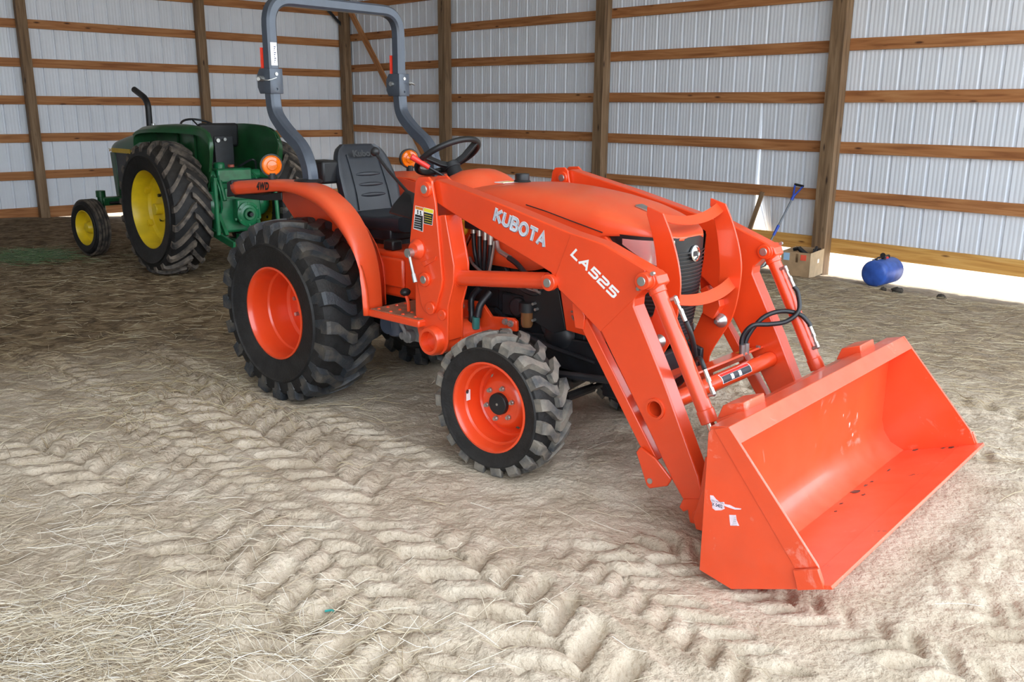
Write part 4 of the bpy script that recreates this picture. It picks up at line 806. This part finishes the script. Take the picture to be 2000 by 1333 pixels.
text('Kubota',.17,(.012,-.085,1.318),(0,1,0),(-.30,0,.95),BLACK,'embossed_lettering',sb,lift=.003,h=.035,bold=.002)
# ------------------------------------------------------------------ green tractor
J=tag(empty('farm_tractor',(-4.7294,1.8735,-.14),math.radians(176.5)),'old green farm tractor with yellow wheels parked by the end wall','tractor')
jr=[(.412,-.155),(.412,-.180),(.400,-.183),(.388,-.165),(.376,-.10),(.366,.0),(.360,.04),(.350,-.03),(.33,.0),(.22,.03),(.16,.02),(.13,.0),(.12,-.045),(.0,-.05)]
def jhub(rim):
    for k in range(8):
        a=2*pi*k/8; MB().cyl((.18*math.sin(a),.03,.18*math.cos(a)),(.18*math.sin(a),-.01,.18*math.cos(a)),.018,n=6).build('lug_nut',ENGINE,rim)
    b=MB()
    for k in range(6):
        a=2*pi*k/6; MB().box(-.03,.03,-.07,-.02,.325,.362).build('rim_clamp',YRIM,rim).rotation_euler=(0,a,0)
    MB().cyl((0,-.04,0),(0,-.12,0),.06,n=16).build('axle_end',YRIM,rim,bev=.006)
for s in (-1,1):
    wheel('rear_wheel',(0,s*.605,.69),.695,.215,.400,.55,.045,21,.36,jr,LUGJ,J,s,YRIM,hub=jhub,bar=True)
    wheel('front_wheel',(1.93,s*.66,.315),.335,.095,.205,.27,.016,10,.1,[(.21,-.06),(.21,-.082),(.20,-.084),(.19,-.06),(.18,.01),(.09,.03),(.07,-.02),(.05,-.06),(0,-.065)],LUGJ,J,s,YRIM,ribs=True,steer=.12)
    b=MB().cyl((1.95,s*.50,.28),(1.95,s*.50,.72),.042,n=14).cyl((1.95,s*.50,.66),(1.95,s*.50,.74),.055,n=14).cyl((1.94,s*.48,.31),(1.93,s*.66,.315),.035,n=12); b.build('front_spindle',GREEN,J,bev=.006)
MB().box(1.89,2.01,-.5,.5,.56,.66).box(1.85,2.05,-.15,.15,.50,.74).build('front_axle',GREEN,J,bev=.012)
MB().cyl((1.80,-.46,.60),(1.80,.46,.60),.016,n=8).build('tie_rod',BLACK,J)
b=MB().box(-.34,.70,-.24,.24,.42,.98).box(.6,1.9,-.17,.17,.50,.92).cyl((0,-.56,.69),(0,.56,.69),.12,n=24).cyl((0,-.40,.69),(0,-.24,.69),.17,n=24).cyl((0,.24,.69),(0,.40,.69),.17,n=24); b.build('transmission_case',GREENB,J,bev=.03)
# hood
b=MB(); rs=[]
for t in np.linspace(0,1,11):
    x=.95+1.19*t; top=1.47-.10*t-.085*t**3; w=.29-.02*t-.03*max(0,t-.9)*10; bz=1.18
    rs.append([(x,w*math.copysign(abs(math.cos(a))**.4,math.cos(a)),bz+(top-bz)*abs(math.sin(a))**.5) for a in np.linspace(pi,0,15)])
b.rings(rs,closed=False); b.add(rs[-1],[tuple(range(15))]); hd=b.build('hood',GREEN,J,smooth=50)
for s in (-1,1):
    MB().box(1.50,2.02,s*.284,s*.289,1.182,1.234).build('hood_stripe',STRIPE,hd)
    MB().box(1.05,1.98,s*.255,s*.262,.74,1.18).build('side_screen',ENGINE,J)
    MB().prism([(1.96,.62),(2.06,.62),(2.13,1.18),(1.98,1.18)],s*.27,s*.22).build('nose_frame',GREEN,J,bev=.01)
MB().prism([(1.98,.62),(2.05,.62),(2.12,1.18),(1.98,1.18)],-.22,.22).build('front_grille',ENGINE,J)
text('JOHN DEERE',.55,(1.475,.2885,1.186),(-1,0,0),(0,0,1),STRIPE,'hood_lettering',hd,h=.038,bold=.003,lift=.001)
text('2440',.09,(2.125,.279,1.190),(-1,0,0),(0,0,1),STRIPE,'model_lettering',hd,h=.034,bold=.002,lift=.001)
MB().box(1.05,1.9,-.2,.2,.60,1.16).build('engine',ENGINE,J,bev=.02)
MB().box(1.85,1.95,-.12,.05,1.36,1.40).build('radiator_cap_cover',BLACK,J,bev=.01)
MB().tube(rounded([(1.56,.0,1.40),(1.55,0,1.74),(1.62,0,1.82),(1.89,0,1.915)],.12,7),.036,14,caps=False).build('exhaust_pipe',BLACK,J,smooth=60)
b=MB().prism([(.35,.95),(.95,.95),(.95,1.45),(.60,1.48),(.45,1.30)],-.24,.24); b.build('dash_cowl',GREEN,J,bev=.03)
c0=np.array((.30,0,1.50)); a0=norm((-.45,0,.9)); ee=norm((.9,0,.45))
b=MB(); b.rings([[c0+(ee*math.cos(a)+np.array((0,1.,0))*math.sin(a))*(.20+.012*math.cos(k))+a0*.012*math.sin(k) for k in np.linspace(0,2*pi,9)[:-1]] for a in np.linspace(0,2*pi,33)[:-1]],True,False,True); b.cyl(c0,(.50,0,1.25),.02,n=10); b.cyl(c0-ee*.2,c0+ee*.2,.008,n=8); b.build('steering_wheel',BLACK,J,smooth=60)
for s in (-1,1):
    top=[(.52,1.30),(.56,1.42),(.52,1.50),(.40,1.535),(.0,1.55),(-.45,1.53),(-.62,1.47),(-.68,1.36),(-.60,1.12),(-.52,.92),(.55,.92)]
    fo=MB().prism(top,s*.375,s*.36).build('fender',GREEN,J,bev=.004)
    b=MB(); rs=[]
    for i,(x,z) in enumerate(catmull([(.56,0,1.36),(.54,0,1.48),(.40,0,1.53),(.0,0,1.55),(-.45,0,1.53),(-.63,0,1.46),(-.68,0,1.34),(-.61,0,1.10)],4) and [(p[0],p[2]) for p in catmull([(.56,0,1.36),(.54,0,1.48),(.40,0,1.53),(.0,0,1.55),(-.45,0,1.53),(-.63,0,1.46),(-.68,0,1.34),(-.61,0,1.10)],4)]):
        wd=.27*max(.16,min(1,(x+.55)/.7)); rs.append([(x,s*.37,z),(x,s*(.37+wd*.75),z-.012),(x,s*(.37+wd),z-.05),(x*.995,s*(.37+wd),z-.085)])
    b.rings(rs,closed=False); b.build('fender_flange',GREEN,fo,smooth=50)
    b=MB()
    for x in (.10,-.28): b.sweep([(x,s*.378,1.52),(x-.05,s*.395,1.40),(x-.05,s*.395,1.2),(x,s*.378,.95)],[(.012,-.03),(.012,.03),(-.012,.02),(-.012,-.02)],up=(0,s,0))
    b.build('fender_ribs',GREEN,fo,smooth=40)
MB().cyl((.30,.52,1.525),(.30,.52,1.55),.02,n=10).build('fender_bolt',STEEL,J)
MB().prism([(.02,1.30),(.10,1.30),(.07,1.555),(.0,1.555)],-.30,.16).build('seat_back',BLACK,J,bev=.03)
MB().box(.05,.48,-.22,.14,1.22,1.30).build('seat_cushion',BLACK,J,bev=.03)
MB().box(.0,.05,-.22,.0,1.0,1.42).box(.05,.40,-.14,.02,1.0,1.24).build('seat_console',ENGINE,J,bev=.006)
for y_,z_,r_2 in ((-.11,1.385,.018),(-.03,1.375,.022),(-.17,1.03,.010),(-.05,1.03,.010)): MB().cyl((.0,y_,z_),(-.03,y_,z_),r_2,n=8).build('console_bolt',STEEL,J)
MB().box(.10,.60,.05,.40,1.17,1.185).build('control_shelf',YRIM,J,bev=.004)
# rear end: lift housing, PTO, draft links, drawbar frame
b=MB().box(-.40,.12,-.20,.20,.95,1.10).cyl((-.30,-.34,1.02),(-.30,.34,1.02),.06,n=16).box(-.44,-.30,-.26,.02,.55,.78).ball((-.30,.26,.72),.14,(.9,1,1.1)).ball((-.30,-.30,.72),.13,(.9,1,1.1)); b.cyl((-.25,.10,1.05),(-.25,.10,1.16),.06,n=14); b.build('lift_housing',GREENB,J,bev=.02)
b=MB().lathe([(.13,0),(.13,.02),(.10,.03),(.095,.025),(.07,.03),(.06,.05),(.035,.05),(.03,.03)],(-.445,-.09,.62),(-1,0,0),n=24); 
for k in range(6): b.cyl((-.46,-.09+.115*math.sin(k*1.047),.62+.115*math.cos(k*1.047)),(-.475,-.09+.115*math.sin(k*1.047),.62+.115*math.cos(k*1.047)),.012,n=6)
b.build('pto_cover',GREENB,J); MB().cyl((-.45,-.09,.62),(-.53,-.09,.62),.022,n=10).build('pto_shaft',ENGINE,J)
MB().cyl((-.32,-.0,1.11),(-.32,-.0,1.135),.035,n=14).build('filler_cap',mat('red_cap',(.35,.07,.04),.5),J)
for s in (-1,1):
    b=MB().sweep([(-.28,s*.33,1.03),(-.62,s*.34,1.00)],[(.03,-.018),(.03,.018),(-.03,.018),(-.03,-.018)]).cyl((-.60,s*.34,1.0),(-.62,s*.35,.45),.022,n=10).sweep([(-.10,s*.28,.50),(-.95,s*.36,.38)],[(.035,-.014),(.035,.014),(-.035,.014),(-.035,-.014)]); b.build('draft_link',GREENB,J,bev=.004)
    MB().sweep([(-.20,s*.24,.95),(-.50,s*.20,.42)],[(.02,-.02),(.02,.02),(-.02,.02),(-.02,-.02)]).build('brace_bar',GREENB,J)
b=MB().box(-.62,-.55,-.30,.12,.40,.44).box(-.62,-.55,-.30,-.26,.28,.44).box(-.62,-.55,.08,.12,.28,.44).box(-.64,-.52,-.32,.14,.26,.30).box(-.66,.1,-.13,-.05,.30,.33); b.build('drawbar_frame',GREENB,J,bev=.006)
MB().cyl((-.34,-.16,.88),(-.46,-.16,.88),.03,n=10).build('hydraulic_coupler',GREENB,J,bev=.004); MB().cyl((-.34,.0,.86),(-.47,.0,.86),.035,n=10).build('hydraulic_coupler',GREENB,J,bev=.004)
MB().box(-.46,-.33,.05,.16,.80,.90).build('valve_block',GREENB,J,bev=.006); MB().cyl((-.40,.18,.98),(-.48,.18,.78),.022,n=8).build('lift_rod',GREENB,J)
MB().prism([(-.34,.98),(-.52,.98),(-.56,.90),(-.50,.82),(-.34,.84)],-.03,.03).build('top_link_bracket',GREENB,J,bev=.006)
MB().cyl((-.52,-.06,.92),(-.52,.06,.92),.018,n=10).build('top_link_pin',STEEL,J)
for y_ in (-.22,-.06,.06): MB().cyl((-.445,y_,.575),(-.465,y_,.575),.014,n=6).build('cover_bolt',GREENB,J)
MB().tube(catmull([(-.30,-.20,1.08),(-.44,-.22,1.0),(-.46,-.20,.86),(-.40,-.24,.72)]),.011,8).build('brake_pipe',GREENB,J,smooth=60)
MB().tube(catmull([(-.30,.22,1.06),(-.46,.24,.96),(-.48,.22,.80),(-.42,.20,.66)]),.011,8).build('brake_pipe',GREENB,J,smooth=60)
MB().tube(catmull([(-.20,-.15,1.10),(-.35,-.25,1.18),(-.30,-.3,1.05),(-.4,-.2,.9)]),.012,8).build('hydraulic_hose',HOSE,J,smooth=60)
MB().tube(catmull([(.1,.1,1.0),(-.1,.2,1.12),(-.25,.15,1.08)]),.012,8).build('hydraulic_hose',HOSE,J,smooth=60)
# ------------------------------------------------------------------ things along the right wall
ug=np.array(uv(1,0,0)); vg=np.array(uv(0,1,0))
tc0=np.array(uv(6.90,.125,0)); tc0[2]=fz(tc0[0],tc0[1])+.146
tk=MB(); ends=[(0,-.012),(.06,-.010),(.115,-.002),(.132,.010),(.138,.024),(.138,.44),(.128,.468),(.10,.49),(.05,.505),(0,.508)]
ends=[(r_3*1.09,h_3) for r_3,h_3 in ends]
tk=tag(MB().lathe(ends,tc0,ug,n=36).build('air_tank',BLUE,smooth=50),'blue portable air tank lying on the dirt below the skirt board','tank')
def tkp(a,y,b): return tuple(tc0+ug*a+vg*y+np.array((0,0,1))*b)
MB().tube(rounded([tkp(.06,0,.135),tkp(.06,0,.175),tkp(.36,0,.18),tkp(.36,0,.13)],.03),.010,8).build('carry_handle',BLACK,tk)
MB().cyl(tkp(.20,-.01,.13),tkp(.20,-.01,.19),.025,n=12).cyl(tkp(.20,-.01,.18),tkp(.15,-.02,.20),.03,n=12).build('gauge',BLACK,tk)
MB().cyl(tkp(.08,.02,.13),tkp(.08,.02,.165),.012,n=8).cyl(tkp(.08,.02,.16),tkp(.02,.03,.155),.010,n=8).build('brass_valve',CHROME,tk)
MB().cyl(tkp(.30,0,.13),tkp(.30,0,.165),.022,n=12).build('red_cap',REDP,tk)
C0=np.array(uv(6.98,.96,0)); ea=norm(np.array(uv(-.2,.98,0))); eb=norm(np.array(uv(.98,.2,0))); C0[2]=fz(C0[0],C0[1])-.02
def cb(p): return tuple(C0+ea*p[0]+eb*p[1]+np.array((0,0,1))*p[2])
bx=MB()
LA,LB,HB=.36,.52,.315
for a0_,a1_,b0_,b1_ in ((0,.006,0,LB),(LA-.006,LA,0,LB),(0,LA,LB-.006,LB)): bx.box(a0_,a1_,b0_,b1_,0,HB)
for a0_,a1_,z0_,z1_ in ((0,.148,0,HB),(.182,LA,0,HB),(.148,.182,0,.19),(.148,.182,.295,HB)): bx.box(a0_,a1_,0,.006,z0_,z1_)
bx.box(0,LA,0,LB,0,.006); bx.xf(cb)
box_=tag(bx.build('cardboard_box',CARD),'open brown cardboard box standing in front of the wall post','box')
MB().box(-.001,.0,.0,LB,0,HB).xf(cb).build('lit_side',CARD_LIT,box_,smooth=0)  # thin sheet that paints this one side of the box as lit
def fl(a0_,a1_,z0,z1,mt,nm): MB().box(a0_,a1_,-.003,-.001,z0,z1).xf(cb).build(nm,mt,box_,smooth=0)
fl(.255,.33,.21,.30,LBLUE,'printed_label'); fl(.05,.12,.22,.29,LRED,'red_label');
MB().box(-.003,-.001,.28,.34,.16,.21).xf(cb).build('side_label',WHITE,box_,smooth=0)
tl_=MB().cyl(cb((.13,.2,.004)),cb((.13,.2,HB-.03)),.024,n=12).cyl(cb((.10,.2,HB-.06)),cb((.22,.2,HB+.025)),.03,n=12).cyl(cb((.22,.2,HB+.02)),cb((.28,.2,HB+.0)),.022,n=12); tag(tl_.build('power_tool',BLACK),'black power tool poking out of the cardboard box','tool')
tl_=MB().box(.02,.08,.33,.46,.006,HB+.012).cyl((.05,.28,HB-.03),(.05,.37,HB+.03),.02,n=10).xf(cb); tag(tl_.build('clamp',ENGINE),'dark metal clamp lying in the corner of the cardboard box','tool')
# shovel
SHAFT=mat('worn_shaft',(.20,.22,.25),.5,.3)
sv=empty('shovel',uv(7.27,1.875,fz(*uv(7.27,1.875)[:2]))); tag(sv,'shovel with blue D-shaped handle leaning towards the wall','shovel')
g0=np.array(uv(7.848,1.692,.648)); b0_=np.array(uv(7.27,1.875,sv.location[2]+.0)); ax3=norm(g0-b0_); L3=np.linalg.norm(g0-b0_); o0=np.array(sv.location)
lat=norm(vg-ax3*(vg@ax3)); 
def sh(t,w=0,n_=0): return tuple(b0_+ax3*t*L3+lat*w+np.cross(ax3,lat)*n_-o0)
MB().cyl(sh(.28),sh(.86),.013,n=12).build('shaft',SHAFT,sv); MB().cyl(sh(.40),sh(.52),.019,n=12).build('shaft_sleeve',BLUEP,sv); MB().cyl(sh(.82),sh(.88),.020,n=12).build('handle_socket',BLUEP,sv)
b=MB().tube([sh(.86),sh(.90,.02),sh(.99,.06)],.012,8).tube([sh(.86),sh(.90,-.02),sh(.99,-.06)],.012,8); b.build('handle_yoke',BLUEP,sv); MB().cyl(sh(.995,-.065),sh(.995,.065),.016,n=10).build('hand_grip',BLACK,sv)
b=MB(); b.rings([[sh(t,w,.02-.3*w*w/.1) for w in np.linspace(-ww,ww,7)] for t,ww in ((.0,.03),(.06,.10),(.14,.12),(.26,.115),(.27,.02),(.32,.016))],closed=False); so=b.build('blade',STEEL,sv,smooth=50).modifiers.new('t','SOLIDIFY'); so.thickness=.003
# bent batten left where the wall sheet has pulled loose
o=board('loose_batten',uv(7.77,2.49,fz(*uv(7.77,2.49)[:2])-.01),uv(7.826,2.215,.52),.06,.03,nR,POST,wr)
# ------------------------------------------------------------------ loose bits on the floor
CLOD=mat('dark_clod',(.05,.04,.03),.9,0,.4,20)
for i,(u,v,r,lb) in enumerate(((6.62,-.30,.052,'largest dark dirt clod on the slope in front of the blue tank'),(6.50,-.20,.034,'small dark dirt clod beside the largest clod below the blue tank'),(6.75,-.72,.042,'lone dark dirt clod on the slope away from the blue tank'))):
    p=uv(u,v); b=MB().ball((0,0,0),r,(1.3,1,.7),10); b.v=[tuple(c*(1+.25*random.uniform(-1,1)) for c in q_) for q_ in b.v]
    o=b.build('dirt_clod',CLOD); o.location=(p[0],p[1],fz(p[0],p[1])+r*.45); tag(o,lb,'clod','dirt clods below the right wall')
TEAL=mat('teal_twine',(.05,.42,.38),.6); p=(2.02,-1.90)
o=MB().tube(catmull([(0,0,.012),(.02,.015,.016),(.045,.01,.014),(.07,.028,.018)],4),.004,6).build('twine_scrap',TEAL); o.location=(p[0],p[1],fz(*p)); tag(o,'short scrap of teal baler twine on the sand','twine')
# straw: loose stalks, many thousands
KEEP=[((sx_,sy_),a_,b_,0) for sx_,sy_,a_,b_ in ((0,.512,.24,.23),(0,-.512,.24,.23),(1.61,.572,.17,.15),(1.61,-.572,.17,.15),(3.03,0,.26,.88))]
for x_,y_,a_,b_ in ((0,.605,.33,.26),(0,-.605,.33,.26),(1.93,.66,.17,.13),(1.93,-.66,.17,.13)):
    c_,s_=math.cos(math.radians(176.5)),math.sin(math.radians(176.5)); KEEP.append(((-4.7294+x_*c_-y_*s_,1.8735+x_*s_+y_*c_),a_,b_,math.radians(176.5)))
for u_,v_,r_ in ((6.62,-.30,.08),(6.50,-.20,.06),(6.75,-.72,.07)): KEEP.append((uv(u_,v_)[:2],r_,r_,0))
KEEP.append((uv(7.22,1.17)[:2],.32,.28,TH)); KEEP.append((uv(7.13,.125)[:2],.30,.17,TH))
def clear(x,y):
    for (cx_,cy_),a_,b_,t_ in KEEP:
        dx,dy=x-cx_,y-cy_; c_,s_=math.cos(t_),math.sin(t_)
        if abs(dx*c_+dy*s_)<a_ and abs(-dx*s_+dy*c_)<b_: return False
    return True
def straw(name,spots,lens,label,cols,wid=.0010):
    v=[];f=[];c=[]; n=len(spots)
    for (x,y),l in zip(spots,lens):
        a=rng.uniform(0,pi) if rng.random()<.35 else rng.normal(.55,.5); cv=rng.normal(0,.35); w=wid*rng.uniform(.6,1.3); k0=len(v); t_=rng.uniform(-.25,.25); lift=rng.uniform(.002,.02)
        px_,py_=x,y; col=cols[rng.integers(len(cols))]
        xs_=[x];ys_=[y]
        for k in range(3): xs_.append(xs_[-1]+math.cos(a+cv*(k-1.5)*.5)*l/3); ys_.append(ys_[-1]+math.sin(a+cv*(k-1.5)*.5)*l/3)
        if not all(clear(p_,q_) for p_,q_ in zip(xs_,ys_)): continue
        for k in range(4):
            aa=a+cv*(k-1.5)*.5; z=fz(px_,py_)+lift+max(0,(k-1.5)*t_*l*.3)+.003
            nx_,ny_=-math.sin(aa)*w,math.cos(aa)*w
            v+=[(px_+nx_,py_+ny_,z),(px_-nx_,py_-ny_,z+.0004),(px_,py_,z+w*1.4)]
            px_+=math.cos(aa)*l/3; py_+=math.sin(aa)*l/3
        for k in range(3):
            q0=k0+3*k; 
            for i_,j_ in ((0,1),(1,2),(2,0)): f.append((q0+i_,q0+j_,q0+3+j_,q0+3+i_))
        c+=[col]*12
    me=D.meshes.new(name); me.from_pydata(v,[],f); ca=me.attributes.new('tint','FLOAT_COLOR','POINT'); ca.data.foreach_set('color',np.array([(*q_,1) for q_ in c],np.float32).reshape(-1))
    M=D.materials.new(name); M.use_nodes=True; n_=M.node_tree; at=n_.nodes.new('ShaderNodeAttribute'); at.attribute_name='tint'; n_.links.new(at.outputs['Color'],n_.nodes['Principled BSDF'].inputs['Base Color']); n_.nodes['Principled BSDF'].inputs['Roughness'].default_value=.6
    me.materials.append(M); o=link(name,me); return tag(o,label,'straw',kind='stuff')
def spots(n,cx_,cy_,sx_,sy_,rot=0):
    a=rng.normal(0,1,(n,2))*np.array((sx_,sy_)); c,s_=math.cos(rot),math.sin(rot); return list(zip(cx_+a[:,0]*c-a[:,1]*s_,cy_+a[:,0]*s_+a[:,1]*c))
pale=[(.62,.52,.37),(.70,.61,.47),(.52,.42,.28),(.40,.31,.20),(.76,.70,.60)]
S1=spots(2300,1.55,-2.62,.50,.20,.75)+spots(450,.75,-2.35,.5,.25,.75)+spots(300,2.1,-2.3,.4,.2,.75)
S1+=list(zip(rng.uniform(-1,4.2,450),rng.uniform(-3,1,450)))
straw('straw',S1,np.abs(rng.normal(.10,.05,len(S1)))+.03,'loose pale hay stalks scattered over the sand',pale)
brown=[(.40,.30,.16),(.30,.21,.11),(.52,.42,.25),(.22,.15,.08),(.60,.52,.36)]
xx=rng.uniform(-8,.3,9000); yy=rng.uniform(-3.0,6,9000); S2=[(a,b_) for a,b_ in zip(xx,yy) if b_>-2.2-.0*a and (a<-.2 or b_>1.0)]
xx=rng.uniform(-1,4.0,6500); yy=rng.uniform(2.0,6.6,6500); S2+=list(zip(xx,yy))+spots(1200,-.3,-.9,.6,.5)+spots(700,2.5,1.2,.9,.5)
straw('straw_litter',S2,np.abs(rng.normal(.10,.05,len(S2)))+.03,'brown trampled hay litter on the dirt towards the walls',brown,.0012)
S3=spots(900,-7.2,.75,.35,.22,.2); straw('green_hay',S3,np.abs(rng.normal(.14,.05,len(S3)))+.03,'patch of greenish hay on the floor before the green tractor',[(.10,.17,.07),(.15,.20,.10),(.08,.12,.06)],.0025)
